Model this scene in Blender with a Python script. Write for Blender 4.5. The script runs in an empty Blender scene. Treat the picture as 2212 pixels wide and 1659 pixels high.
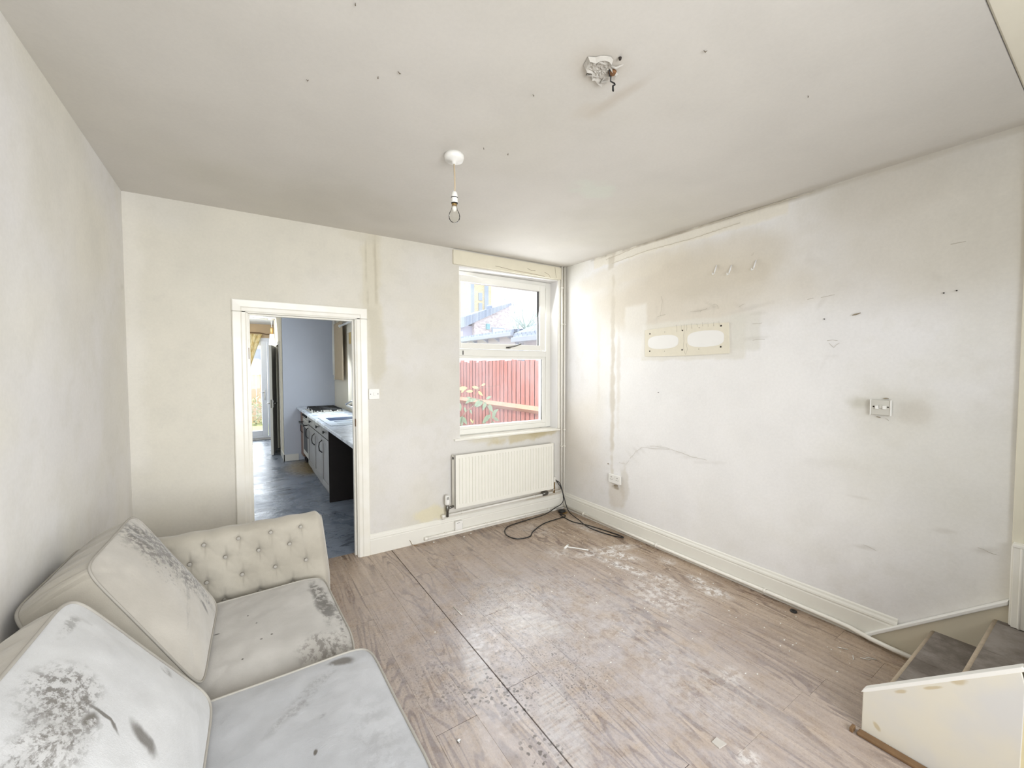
import bpy, math, random
import numpy as np
from mathutils import Vector, Matrix
random.seed(7); rng = np.random.default_rng(7)
PI = math.pi
scene = bpy.context.scene
C = scene.collection

# ------------------------------------------------------------------ camera
cam_data = bpy.data.cameras.new('camera'); cam = bpy.data.objects.new('camera', cam_data); C.objects.link(cam)
cam_data.sensor_fit = 'HORIZONTAL'; cam_data.sensor_width = 36.0
cam_data.lens = 892.285 / 2212 * 36.0
cam_data.clip_start = 0.02; cam_data.clip_end = 400
yaw, pit, rol = 0.5807807, 0.0372091, -0.0010669
f0 = Vector((math.sin(yaw), math.cos(yaw), 0)); r0 = Vector((math.cos(yaw), -math.sin(yaw), 0)); u0 = Vector((0, 0, 1))
fw = f0*math.cos(pit) - u0*math.sin(pit); up = u0*math.cos(pit) + f0*math.sin(pit)
ri = r0*math.cos(rol) + up*math.sin(rol); up2 = up*math.cos(rol) - r0*math.sin(rol)
M = Matrix((ri, up2, -fw)).transposed().to_4x4(); M.translation = Vector((-2.985416, -3.491189, 1.55))
cam.matrix_world = M
scene.camera = cam

# ------------------------------------------------------------------ light
world = bpy.data.worlds.new('world'); scene.world = world; world.use_nodes = True
bg = world.node_tree.nodes['Background']; bg.inputs[0].default_value = (0.86, 0.93, 1.0, 1); bg.inputs[1].default_value = 1.7

def area(name, loc, look, sx, sy, power, col=(1, 1, 1), spread=PI):
    d = bpy.data.lights.new(name, 'AREA'); d.shape = 'RECTANGLE'; d.size = sx; d.size_y = sy
    d.energy = power; d.color = col; d.spread = spread
    o = bpy.data.objects.new(name, d); C.objects.link(o); o.location = loc
    o.rotation_euler = (Vector(look) - Vector(loc)).to_track_quat('-Z', 'Y').to_euler()
    return o
sun_d = bpy.data.lights.new('sun', 'SUN'); sun_d.energy = 2.4; sun_d.angle = math.radians(4); sun_d.color = (1, .96, .9)
sun = bpy.data.objects.new('sun', sun_d); C.objects.link(sun); sun.location = (-6, 4, 12)
sun.rotation_euler = Vector((.62, .10, -1)).to_track_quat('-Z', 'Y').to_euler()
# daylight from the street side window behind the photographer
area('front_window_daylight', (-2.35, -4.62, 1.4), (-2.3, 0, .55), 2.0, 1.6, 46, (.97, .985, 1), math.radians(118))
# daylight coming in at the rear window and the kitchen openings
area('rear_window_daylight', (-.69, .30, 1.75), (-.9, -2.0, 1.0), 1.1, 1.5, 33, (.93, .97, 1))
area('kitchen_window_daylight', (-1.46, 2.5, 1.6), (-3, 2.4, .9), 1.1, 1.0, 42, (.8, .9, 1))
area('garden_door_daylight', (-2.6, 7.6, 1.2), (-2.7, 4, .6), 1.3, 1.9, 65, (.85, .93, 1))
area('far_room_fill', (-3.0, 5.7, 2.48), (-2.6, 7.2, .9), 1.0, .8, 22, (.9, .95, 1))  # added fill light for the far room; no rooflight is built
scene.view_settings.view_transform = 'Standard'; scene.view_settings.look = 'None'
scene.view_settings.exposure = 0.20; scene.view_settings.gamma = 1.0
scene.view_settings.use_curve_mapping = False

# ------------------------------------------------------------------ helpers
def lin(r, g, b):
    f = lambda c: (c/255/12.92) if c/255 <= .04045 else ((c/255+.055)/1.055)**2.4
    return np.array([f(r), f(g), f(b)])
def link(o, parent=None):
    C.objects.link(o)
    if parent is not None: o.parent = parent
    return o
def tag(o, label=None, cat=None, group=None, kind=None):
    if label: o['label'] = label
    if cat: o['category'] = cat
    if group: o['group'] = group
    if kind: o['kind'] = kind
    return o
def empty(name, loc=(0, 0, 0), **k):
    o = bpy.data.objects.new(name, None); o.empty_display_size = .05; C.objects.link(o); o.location = loc
    return tag(o, **k)
class MB:
    """collects shapes for ONE mesh"""
    def __init__(s): s.v = []; s.f = []; s.sm = []
    def add(s, vs, fs, smooth=False):
        n = len(s.v); s.v += [tuple(map(float, p)) for p in vs]
        for q in fs: s.f.append([i+n for i in q]); s.sm.append(smooth)
        return s
    def box(s, x0, x1, y0, y1, z0, z1, T=None):
        if x0 > x1: x0, x1 = x1, x0
        if y0 > y1: y0, y1 = y1, y0
        if z0 > z1: z0, z1 = z1, z0
        vs = [Vector((x, y, z)) for x in (x0, x1) for y in (y0, y1) for z in (z0, z1)]
        if T is not None: vs = [T @ v for v in vs]
        return s.add(vs, [(0,1,3,2), (4,6,7,5), (0,4,5,1), (2,3,7,6), (0,2,6,4), (1,5,7,3)])
    def prism(s, pts, axis, a, b):
        """pts: 2D outline (counter-clockwise) in the two other axes in order; extruded along axis from a to b"""
        def mk(p, t):
            if axis == 'x': return (t, p[0], p[1])
            if axis == 'y': return (p[0], t, p[1])
            return (p[0], p[1], t)
        n = len(pts); vs = [mk(p, a) for p in pts] + [mk(p, b) for p in pts]
        fs = [tuple(range(n))[::-1], tuple(range(n, 2*n))] + [(i, (i+1) % n, (i+1) % n+n, i+n) for i in range(n)]
        return s.add(vs, fs)
    def tube(s, pts, r, n=8, caps=True, closed=False):
        P = [Vector(p) for p in pts]; m = len(P)
        rr = [r]*m if not hasattr(r, '__len__') else r
        T = []
        for i in range(m):
            a = P[(i-1) % m] if (closed or i > 0) else P[i]; b = P[(i+1) % m] if (closed or i < m-1) else P[i]
            t = (b-a); T.append(t.normalized() if t.length > 1e-9 else Vector((0, 0, 1)))
        ref = Vector((0, 0, 1)) if abs(T[0].z) < .9 else Vector((1, 0, 0))
        nrm = (ref - T[0]*ref.dot(T[0])).normalized(); vs = []
        for i in range(m):
            nrm = (nrm - T[i]*nrm.dot(T[i]))
            nrm = nrm.normalized() if nrm.length > 1e-6 else T[i].orthogonal().normalized()
            bn = T[i].cross(nrm)
            for k in range(n):
                a = 2*PI*k/n; vs.append(P[i] + (nrm*math.cos(a)+bn*math.sin(a))*rr[i])
        fs = []
        for i in range(m if closed else m-1):
            j = (i+1) % m
            for k in range(n): fs.append((i*n+k, i*n+(k+1) % n, j*n+(k+1) % n, j*n+k))
        n0 = len(s.v); s.add(vs, fs, True)
        if caps and not closed:
            s.f.append([n0+k for k in range(n)][::-1]); s.sm.append(False)
            s.f.append([n0+(m-1)*n+k for k in range(n)]); s.sm.append(False)
        return s
    def lathe(s, prof, c, n=24, axis='z', smooth=True):
        """prof [(r,h)...] around point c"""
        vs = []
        for (r, h) in prof:
            for k in range(n):
                a = 2*PI*k/n; u, w = r*math.cos(a), r*math.sin(a)
                p = (u, w, h) if axis == 'z' else ((u, h, w) if axis == 'y' else (h, u, w))
                vs.append((c[0]+p[0], c[1]+p[1], c[2]+p[2]))
        fs = [(i*n+k, i*n+(k+1) % n, (i+1)*n+(k+1) % n, (i+1)*n+k) for i in range(len(prof)-1) for k in range(n)]
        n0 = len(s.v); s.add(vs, fs, smooth)
        s.f.append([n0+k for k in range(n)][::-1]); s.sm.append(False)
        s.f.append([n0+(len(prof)-1)*n+k for k in range(n)]); s.sm.append(False)
        return s
    def build(s, name, mat, parent=None, bevel=0, seg=2):
        me = bpy.data.meshes.new(name); me.from_pydata(s.v, [], s.f)
        me.polygons.foreach_set('use_smooth', s.sm); me.materials.append(mat); me.update()
        o = bpy.data.objects.new(name, me)
        import bmesh
        b = bmesh.new(); b.from_mesh(me); bmesh.ops.recalc_face_normals(b, faces=b.faces); b.to_mesh(me); b.free()
        if bevel:
            m = o.modifiers.new('bevel', 'BEVEL'); m.width = bevel; m.segments = seg; m.limit_method = 'ANGLE'; m.angle_limit = math.radians(40)
        return link(o, parent)
def box(name, mat, parent, *b, bevel=0): return MB().box(*b).build(name, mat, parent, bevel)
def grid(name, P, mat, parent=None, col=None, keep=None, flip=False, smooth=True):
    """P (nu,nv,3) point grid -> mesh; col optional (nu,nv,3) point colours; keep optional (nu-1,nv-1) bool"""
    nu, nv = P.shape[:2]; idx = np.arange(nu*nv).reshape(nu, nv)
    q = np.stack([idx[:-1, :-1], idx[1:, :-1], idx[1:, 1:], idx[:-1, 1:]], -1)
    if flip: q = q[..., ::-1]
    q = q[keep] if keep is not None else q.reshape(-1, 4)
    me = bpy.data.meshes.new(name); nf = len(q)
    me.vertices.add(nu*nv); me.vertices.foreach_set('co', P.reshape(-1).astype(np.float32))
    me.loops.add(nf*4); me.loops.foreach_set('vertex_index', q.reshape(-1).astype(np.int32))
    me.polygons.add(nf); me.polygons.foreach_set('loop_start', (np.arange(nf)*4).astype(np.int32)); me.polygons.foreach_set('loop_total', np.full(nf, 4, np.int32))
    me.polygons.foreach_set('use_smooth', np.full(nf, smooth)); me.update(calc_edges=True); me.validate()
    if col is not None:
        a = me.color_attributes.new('tint', 'FLOAT_COLOR', 'POINT')
        a.data.foreach_set('color', np.concatenate([col, np.ones(col.shape[:2]+(1,))], -1).reshape(-1).astype(np.float32))
    me.materials.append(mat)
    return link(bpy.data.objects.new(name, me), parent)
# numpy noise
def vnoise(x, y, seed=0):
    xi = np.floor(x).astype(int); yi = np.floor(y).astype(int); fx = x-xi; fy = y-yi
    fx = fx*fx*(3-2*fx); fy = fy*fy*(3-2*fy)
    def h(a, b):
        n = (a*374761393 + b*668265263 + seed*1442695041) & 0x7fffffff
        n = ((n ^ (n >> 13))*1274126177) & 0x7fffffff
        return ((n ^ (n >> 16)) & 0xffff)/65535.
    return (h(xi, yi)*(1-fx)+h(xi+1, yi)*fx)*(1-fy)+(h(xi, yi+1)*(1-fx)+h(xi+1, yi+1)*fx)*fy
def fbm(x, y, seed=0, o=4):
    s = 0; a = .5; t = 0
    for i in range(o): s = s+a*vnoise(x*2**i, y*2**i, seed+i*17); t += a; a *= .5
    return s/t
def sst(a, b, x): t = np.clip((x-a)/(b-a), 0, 1); return t*t*(3-2*t)
def blob(U, V, cu, cv, ru, rv, ang=0, soft=.35, na=.35, ns=9, seed=0):
    c, s = math.cos(math.radians(ang)), math.sin(math.radians(ang))
    du, dv = U-cu, V-cv; a = (du*c+dv*s)/ru; b = (-du*s+dv*c)/rv
    d = np.sqrt(a*a+b*b) + (fbm(U*ns, V*ns, seed)-.5)*2*na
    return 1-sst(1-soft, 1+soft, d)
def rectm(U, V, u0, u1, v0, v1, soft=.01, na=0, ns=12, seed=3):
    n = (fbm(U*ns, V*ns, seed)-.5)*2*na if na else 0
    return sst(-soft, soft, np.minimum(np.minimum(U-u0, u1-U), np.minimum(V-v0, v1-V))+n)
def mixc(col, m, c, k=1.0):
    m = np.clip(m*k, 0, 1)[..., None]; return col*(1-m)+np.asarray(c)*m

# ------------------------------------------------------------------ materials
class N:
    def __init__(s, name):
        s.m = bpy.data.materials.new(name); s.m.use_nodes = True; s.t = s.m.node_tree; s.b = s.t.nodes['Principled BSDF']
        s.out = s.t.nodes['Material Output']
    def n(s, typ, **k):
        nd = s.t.nodes.new(typ)
        for a, v in k.items(): setattr(nd, a, v)
        return nd
    def l(s, a, b): s.t.links.new(a, b)
    def val(s, v, sock):
        if hasattr(v, 'is_output') or isinstance(v, bpy.types.NodeSocket): s.l(v, sock)
        else:
            sock.default_value = v
    def math(s, op, a, b=0.0, clamp=False):
        nd = s.n('ShaderNodeMath', operation=op); nd.use_clamp = clamp; s.val(a, nd.inputs[0]); s.val(b, nd.inputs[1]); return nd.outputs[0]
    def pos(s): return s.n('ShaderNodeNewGeometry').outputs['Position']
    def objc(s): return s.n('ShaderNodeTexCoord').outputs['Object']
    def mapp(s, vec, scale=(1, 1, 1), loc=(0, 0, 0), rot=(0, 0, 0)):
        nd = s.n('ShaderNodeMapping'); s.l(vec, nd.inputs[0]); nd.inputs['Scale'].default_value = scale; nd.inputs['Location'].default_value = loc; nd.inputs['Rotation'].default_value = rot; return nd.outputs[0]
    def noise(s, vec, scale, detail=4, rough=.55, dist=0):
        nd = s.n('ShaderNodeTexNoise'); s.l(vec, nd.inputs['Vector']); nd.inputs['Scale'].default_value = scale; nd.inputs['Detail'].default_value = detail
        nd.inputs['Roughness'].default_value = rough; nd.inputs['Distortion'].default_value = dist; return nd.outputs[0]
    def vor(s, vec, scale, feature='F1', out='Distance'):
        nd = s.n('ShaderNodeTexVoronoi', feature=feature); s.l(vec, nd.inputs['Vector']); nd.inputs['Scale'].default_value = scale; return nd.outputs[out]
    def ramp(s, fac, lo, hi, a=0., b=1.):
        nd = s.n('ShaderNodeMapRange', interpolation_type='SMOOTHSTEP'); s.l(fac, nd.inputs[0]); nd.inputs[1].default_value = lo; nd.inputs[2].default_value = hi
        nd.inputs[3].default_value = a; nd.inputs[4].default_value = b; return nd.outputs[0]
    def mix(s, fac, a, b, mode='MIX'):
        nd = s.n('ShaderNodeMix', data_type='RGBA', blend_type=mode)
        s.val(fac, nd.inputs[0])
        for v, k in ((a, 6), (b, 7)):
            if isinstance(v, bpy.types.NodeSocket): s.l(v, nd.inputs[k])
            else: nd.inputs[k].default_value = (*v[:3], 1)
        return nd.outputs[2]
    def base(s, v):
        if isinstance(v, bpy.types.NodeSocket): s.l(v, s.b.inputs['Base Color'])
        else: s.b.inputs['Base Color'].default_value = (*v[:3], 1)
    def bump(s, h, strength=.3, dist=.002):
        nd = s.n('ShaderNodeBump'); s.l(h, nd.inputs['Height']); nd.inputs['Strength'].default_value = strength; nd.inputs['Distance'].default_value = dist
        s.l(nd.outputs[0], s.b.inputs['Normal'])
    def ell(s, vec, cx, cy, rx, ry, ang=0, soft=.5, warp=None, wa=.0):
        """soft ellipse mask in the xy plane of vec"""
        sp = s.n('ShaderNodeMapping', vector_type='TEXTURE'); s.l(vec, sp.inputs[0])
        sp.inputs['Location'].default_value = (cx, cy, 0); sp.inputs['Rotation'].default_value = (0, 0, math.radians(ang)); sp.inputs['Scale'].default_value = (rx, ry, 1)
        q = s.n('ShaderNodeSeparateXYZ'); s.l(sp.outputs[0], q.inputs[0])
        d = s.math('SQRT', s.math('ADD', s.math('MULTIPLY', q.outputs[0], q.outputs[0]), s.math('MULTIPLY', q.outputs[1], q.outputs[1])))
        if warp is not None: d = s.math('ADD', d, s.math('MULTIPLY', s.math('SUBTRACT', warp, .5), wa))
        return s.ramp(d, 1-soft, 1+soft, 1., 0.)
    def r(s, v): s.b.inputs['Roughness'].default_value = v; return s
def plain(name, c, rough=.5, metal=0, var=.06, vs=12, bump=0, bs=60, spec=.5):
    m = N(name); n = m.noise(m.pos(), vs, 4); c = np.asarray(c)
    m.base(m.mix(n, np.clip(c*(1-var), 0, 1), np.clip(c*(1+var), 0, 1))); m.r(rough); m.b.inputs['Metallic'].default_value = metal
    m.b.inputs['Specular IOR Level'].default_value = spec
    if bump: m.bump(m.noise(m.pos(), bs, 3), bump, .002)
    return m.m
def tinted(name, rough=.85, fine=.02, bump=.25, bs=35):
    """wall paint: colour from the mesh's own 'tint' attribute (stains, patches) with fine procedural mottling"""
    m = N(name); a = m.n('ShaderNodeAttribute', attribute_name='tint', attribute_type='GEOMETRY')
    n = m.noise(m.pos(), 60, 5, .7); n2 = m.noise(m.pos(), 3, 4)
    k = m.math('ADD', m.ramp(n, .3, .7, 1-fine, 1+fine), m.ramp(n2, .3, .7, -.02, .02))
    vm = m.n('ShaderNodeVectorMath', operation='SCALE'); m.l(a.outputs['Color'], vm.inputs[0]); m.l(k, vm.inputs['Scale'])
    m.l(vm.outputs[0], m.b.inputs['Base Color']); m.r(rough); m.b.inputs['Specular IOR Level'].default_value = .25
    h = m.math('ADD', m.noise(m.pos(), bs, 4), m.math('MULTIPLY', m.noise(m.pos(), 5, 3), 2.5))
    m.bump(h, bump, .003); return m.m
WALL = lin(233, 231, 229); CREAM = lin(232, 226, 208)
m_wall = tinted('wall_paint'); m_ceil = tinted('ceiling_paint', .9, .015, .2, 25)
m_gloss = N('cream_gloss_paint')
_n = m_gloss.noise(m_gloss.pos(), 45, 4); _n2 = m_gloss.noise(m_gloss.pos(), 6, 3)
m_gloss.base(m_gloss.mix(m_gloss.ramp(_n2, .35, .7), lin(236, 232, 220), lin(240, 237, 228))); m_gloss.r(.28); m_gloss.bump(_n, .25, .0015); m_gloss = m_gloss.m
m_skirt = plain('skirting_paint', lin(233, 230, 220), .4, var=.03, bump=.2, bs=40)
m_white = plain('white_plastic', lin(238, 236, 230), .35, var=.02)
m_upvc = plain('window_upvc', lin(236, 234, 226), .3, var=.03)
m_pipe = plain('painted_pipe', lin(240, 236, 226), .4, var=.08, vs=30, bump=.3)
m_pelmet = plain('aged_cream_board', lin(230, 223, 202), .55, var=.07, vs=9, bump=.3)
m_rad = plain('radiator_enamel', lin(238, 235, 224), .35, var=.03)
m_dark = plain('black_rubber', lin(28, 27, 26), .45, var=.2)
m_steel = plain('dull_metal', lin(120, 118, 112), .35, .8, var=.2, vs=60)
m_chrome = plain('chrome', lin(190, 190, 188), .2, 1, var=.05)
m_brass = plain('brass', lin(170, 140, 90), .4, .8)
m_brown = plain('brown_wood', lin(120, 92, 62), .6, var=.3, vs=30)
m_socketg = plain('grey_plate', lin(205, 202, 192), .45, var=.04)
m_screw = plain('screw_hole', lin(50, 42, 36), .9)
m_black = plain('void_black', lin(16, 14, 13), .9)

# glass: clear with a little grime
def glassmat(name, grime=.05, gc=(.9, .88, .95)):
    m = N(name); m.t.nodes.remove(m.b)
    tr = m.n('ShaderNodeBsdfTransparent'); gl = m.n('ShaderNodeBsdfGlossy'); gl.inputs['Roughness'].default_value = .02
    df = m.n('ShaderNodeBsdfDiffuse'); df.inputs[0].default_value = (*gc, 1)
    fr = m.n('ShaderNodeFresnel'); fr.inputs[0].default_value = 1.3
    a = m.n('ShaderNodeMixShader'); m.l(fr.outputs[0], a.inputs[0]); m.l(tr.outputs[0], a.inputs[1]); m.l(gl.outputs[0], a.inputs[2])
    b = m.n('ShaderNodeMixShader'); b.inputs[0].default_value = grime; m.l(a.outputs[0], b.inputs[1]); m.l(df.outputs[0], b.inputs[2])
    m.l(m.math('MULTIPLY', m.ramp(m.noise(m.pos(), 4, 4), .3, .7, .5, 1.5), grime), b.inputs[0])
    m.l(b.outputs[0], m.out.inputs[0]); return m.m
m_glass = glassmat('window_glass', .07)

# laminate planks
def floormat():
    m = N('worn_oak_laminate'); P = m.pos()
    oi = m.n('ShaderNodeObjectInfo').outputs['Random']
    off = m.n('ShaderNodeCombineXYZ'); m.l(m.math('MULTIPLY', oi, 37.), off.inputs[0]); m.l(m.math('MULTIPLY', oi, 91.), off.inputs[1])
    va = m.n('ShaderNodeVectorMath', operation='ADD'); m.l(P, va.inputs[0]); m.l(off.outputs[0], va.inputs[1])
    V = va.outputs[0]
    big = m.noise(m.mapp(V, (5.0, .75, 1)), 1.0, 3, .5, .35)
    rings = m.math('SINE', m.math('MULTIPLY', big, 95.)); rings = m.ramp(rings, .15, .98)
    fine = m.noise(m.mapp(V, (110, 4, 1)), 1.0, 4, .6)
    streak = m.noise(m.mapp(V, (26, 1.5, 1)), 1.0, 5, .65)
    patch = m.noise(m.mapp(V, (4, 1.4, 1)), 1.0, 3)
    tone = m.noise(P, 1.3, 3)
    col = m.mix(m.ramp(streak, .3, .7), lin(160, 138, 116), lin(194, 174, 152))
    col = m.mix(m.math('MULTIPLY', m.ramp(fine, .45, .75), .45), col, lin(120, 97, 80))
    gate = m.ramp(m.noise(m.mapp(V, (3.2, 1.0, 1), (3, 8, 0)), 1.0, 2), .40, .58)
    col = m.mix(m.math('MULTIPLY', m.math('MULTIPLY', rings, gate), .72), col, lin(98, 74, 58))
    ls = m.noise(m.mapp(V, (34, .9, 1), (5, 2, 0)), 1.0, 5, .7); col = m.mix(m.math('MULTIPLY', m.ramp(ls, .54, .68), .62), col, lin(104, 82, 68))
    bl = m.noise(m.mapp(V, (10, 1.1, 1), (1, 7, 0)), 1.0, 6, .7, .3); col = m.mix(m.math('MULTIPLY', m.ramp(bl, .58, .70), .42), col, lin(110, 94, 86))
    kn = m.vor(m.mapp(V, (2.6, .9, 1)), 1.25); kn = m.ramp(kn, .03, .12, 1., 0.)
    col = m.mix(m.math('MULTIPLY', kn, .55), col, lin(84, 66, 56))
    col = m.mix(m.math('MULTIPLY', oi, .25), col, lin(150, 128, 112))
    warp = m.noise(P, 7, 5, .6); wf = m.noise(P, 30, 5, .7)
    # grey trodden dirt with window sheen painted in, over the middle of the room
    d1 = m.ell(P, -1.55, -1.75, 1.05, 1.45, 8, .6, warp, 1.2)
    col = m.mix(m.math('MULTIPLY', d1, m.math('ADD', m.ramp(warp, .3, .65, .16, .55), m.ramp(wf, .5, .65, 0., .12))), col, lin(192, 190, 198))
    # fine dark specks of dried mud
    wv = m.n('ShaderNodeVectorMath', operation='ADD'); m.l(P, wv.inputs[0]); nz = m.n('ShaderNodeTexNoise'); m.l(P, nz.inputs['Vector']); nz.inputs['Scale'].default_value = 60.; sc_ = m.n('ShaderNodeVectorMath', operation='SCALE'); m.l(nz.outputs['Color'], sc_.inputs[0]); sc_.inputs['Scale'].default_value = .018; m.l(sc_.outputs[0], wv.inputs[1]); PW_ = wv.outputs[0]
    sp = m.vor(PW_, 80.); sp = m.ramp(sp, .26, .42, 1., 0.)
    spm = m.math('MAXIMUM', m.ell(P, -1.62, -1.25, .38, .46, -20, .5, warp, 1.2), m.ell(P, -1.70, -1.85, .30, .38, 0, .5, warp, 1.2))
    spm = m.math('MAXIMUM', spm, m.math('MULTIPLY', m.ell(P, -2.15, -1.3, .4, .6, 0, .4, warp, 1.5), .6))
    spm = m.math('MULTIPLY', spm, m.ramp(wf, .40, .56))
    col = m.mix(m.math('MULTIPLY', m.math('MULTIPLY', sp, spm), .8), col, lin(92, 86, 84))
    # larger muddy foot prints
    s2 = m.vor(PW_, 42.); s2 = m.ramp(s2, .26, .40, 1., 0.)
    f2 = m.math('MAXIMUM', m.ell(P, -2.02, -1.76, .15, .14, 20, .35, warp, .8), m.ell(P, -2.0, -2.22, .1, .12, 0, .4, warp, .8))
    f2 = m.math('MAXIMUM', f2, m.ell(P, -1.95, -1.93, .09, .1, 0, .4, warp, .8))
    f2 = m.math('MAXIMUM', f2, m.math('MULTIPLY', m.ell(P, -2.2, -1.65, .12, .16, 0, .4, warp, .8), .6))
    f2 = m.math('MULTIPLY', f2, m.ramp(warp, .36, .5))
    col = m.mix(m.math('MULTIPLY', m.math('MULTIPLY', s2, f2), .85), col, lin(82, 74, 68))
    # scuffs where the dirt has been rubbed away in strokes
    st = m.noise(m.mapp(P, (9, 60, 1), (0, 0, 0), (0, 0, .5)), 1.0, 3); sm = m.math('MAXIMUM', m.ell(P, -1.95, -1.55, .07, .22, -25, .3, warp, .5), m.ell(P, -1.85, -2.15, .09, .25, -25, .3, warp, .6))
    sm = m.math('MAXIMUM', sm, m.ell(P, -1.52, -1.52, .1, .2, 35, .3, warp, .6))
    col = m.mix(m.math('MULTIPLY', sm, m.ramp(st, .35, .6, .1, .55)), col, lin(205, 202, 202))
    # white plaster dust
    dn = m.noise(P, 22, 6, .75, .4)
    du = None
    for (cx, cy, rx, ry, an, k) in ((-.40, -1.13, .05, .16, 25, 1.), (-.52, -1.30, .04, .22, 12, .9), (-.30, -1.05, .04, .13, 70, .9), (-.55, -1.02, .04, .15, 70, .8), (-.62, -1.75, .14, .2, 0, .6),
                                 (-.42, -1.62, .05, .09, 0, .7), (-.28, -1.9, .05, .09, 10, .9), (-.22, -1.74, .03, .06, 0, .9), (-.65, -.35, .08, .16, 20, .35), (-.78, -.84, .08, .08, 0, .5),
                                 (-.15, -1.45, .05, .05, 0, .6), (-.2, -.55, .05, .18, 0, .6), (-.95, -2.4, .06, .05, 0, .5), (-1.15, -2.25, .2, .3, 0, .25), (-1.2, -1.6, .3, .4, 0, .25), (-1.33, -2.68, .04, .04, 0, .6), (-1.5, -1.35, .2, .32, 0, .4)):
        e = m.math('MULTIPLY', m.ell(P, cx, cy, rx*1.4, ry*1.3, an, .55, dn, 1.6), k)
        du = e if du is None else m.math('MAXIMUM', du, e)
    du = m.math('MULTIPLY', du, m.ramp(dn, .44, .60, .06, 1.0))
    col = m.mix(m.math('MULTIPLY', du, .95), col, lin(244, 241, 238))
    hf = m.noise(m.mapp(P, (1, .5, 1)), 170, 3, .7); col = m.mix(m.math('MULTIPLY', m.ramp(hf, .5, .75), .38), col, lin(118, 104, 96)); col = m.mix(m.math('MULTIPLY', m.ramp(hf, .25, .45, 1., 0.), .3), col, lin(214, 206, 200))
    m.base(col)
    m.l(m.math('ADD', m.ramp(wf, .3, .7, .20, .42), m.math('MULTIPLY', du, .3)), m.b.inputs['Roughness'])
    m.b.inputs['Specular IOR Level'].default_value = .5
    m.bump(m.math('ADD', m.math('MULTIPLY', fine, .6), m.math('MULTIPLY', streak, .8)), .18, .0015); return m.m
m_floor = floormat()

# velvet with dirt (local coordinates: x across 0..1, y up 0..1 of the cushion, stored as UV)
def velvet(name, dirt, base=(205, 199, 189)):
    m = N(name); uv = m.n('ShaderNodeUVMap'); uv.uv_map = 'uv'; U = uv.outputs[0]; P = m.pos()
    n = m.noise(P, 5, 4); n2 = m.noise(P, 400, 2)
    c = m.mix(m.ramp(n, .3, .7), lin(*[v-10 for v in base]), lin(*[v+6 for v in base]))
    c = m.mix(m.math('MULTIPLY', n2, .25), c, lin(150, 146, 138))
    warp = m.noise(U, 9, 5, .65)
    for (cx, cy, rx, ry, an, k, sc, th) in dirt:
        e = m.ell(U, cx, cy, rx, ry, an, .45, warp, 1.1)
        g = m.noise(m.mapp(U, (1, 1, 1), (cx*7, sc, 0), (0, 0, math.radians(an))), sc, 6, .72)
        c = m.mix(m.math('MULTIPLY', m.math('MULTIPLY', e, m.ramp(g, th, th+.12)), k), c, lin(78, 73, 66))
        c = m.mix(m.math('MULTIPLY', e, .16*k), c, lin(140, 132, 120))
    m.base(c); m.r(.9); m.b.inputs['Sheen Weight'].default_value = .35; m.b.inputs['Sheen Roughness'].default_value = .5
    m.b.inputs['Specular IOR Level'].default_value = .2
    m.bump(m.math('ADD', m.math('ADD', m.noise(P, 12, 3), m.math('MULTIPLY', m.noise(m.mapp(P, (3, 9, 9), (0, 0, 0), (.3, .2, .6)), 3, 3), .8)), m.math('MULTIPLY', n2, .25)), .45, .005); return m.m
m_velvet = velvet('dusty_velvet', [], (178, 171, 158))

# ------------------------------------------------------------------ floor
XL, HC = -3.58, 2.65
floor = empty('floor', kind='structure')
box('floor_base', plain('gap_grime', lin(58, 47, 40), .9), floor, -3.7, .1, -4.8, .108, -.03, -.009)
PW = .195; plank_cache = {}
fixed = {0: -1.85, 1: -1.28, -2: -.62, -3: -.93, 2: -.42, -1: -1.3}
k0 = int(math.floor((XL+1.94)/PW)); k1 = int(math.ceil(1.94/PW))
for k in range(k0, k1+1):
    xa = -1.94+k*PW; xb = xa+PW; xa = max(xa, XL-.01); xb = min(xb, .01)
    if xb-xa < .02: continue
    j = fixed.get(k, -1.285*random.random()); js = [j+i*1.285 for i in range(-4, 5)]
    js = [-4.7]+[q for q in js if -4.6 < q < 0.04]+[.108]
    for a, b in zip(js[:-1], js[1:]):
        ga = .0030 if k in (0,) else .0003; gb = .0030 if k in (-1,) else .0003
        x0, x1, y0, y1 = xa+ga, xb-gb, a+(.0014 if k in (0, 1, -2, -3) else .0003), b-(.0014 if k in (0, 1, -2, -3) else .0003); c = .0009; dz = random.uniform(-.0004, .0004)
        if x1 > -2.945 and x0 < -2.2: pass
        elif y1 > 0: y1 = .004
        v = [(x0, y0, -.009), (x1, y0, -.009), (x1, y1, -.009), (x0, y1, -.009), (x0, y0, dz-c*.5), (x1, y0, dz-c*.5), (x1, y1, dz-c*.5), (x0, y1, dz-c*.5),
             (x0+c, y0+c, dz), (x1-c, y0+c, dz), (x1-c, y1-c, dz), (x0+c, y1-c, dz)]
        fcs = [(0, 1, 5, 4), (1, 2, 6, 5), (2, 3, 7, 6), (3, 0, 4, 7), (4, 5, 9, 8), (5, 6, 10, 9), (6, 7, 11, 10), (7, 4, 8, 11), (8, 9, 10, 11)]
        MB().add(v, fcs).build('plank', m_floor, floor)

# ------------------------------------------------------------------ main walls
def frange(a, b, s): n = max(1, round((b-a)/s)); return np.linspace(a, b, n+1)
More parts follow.
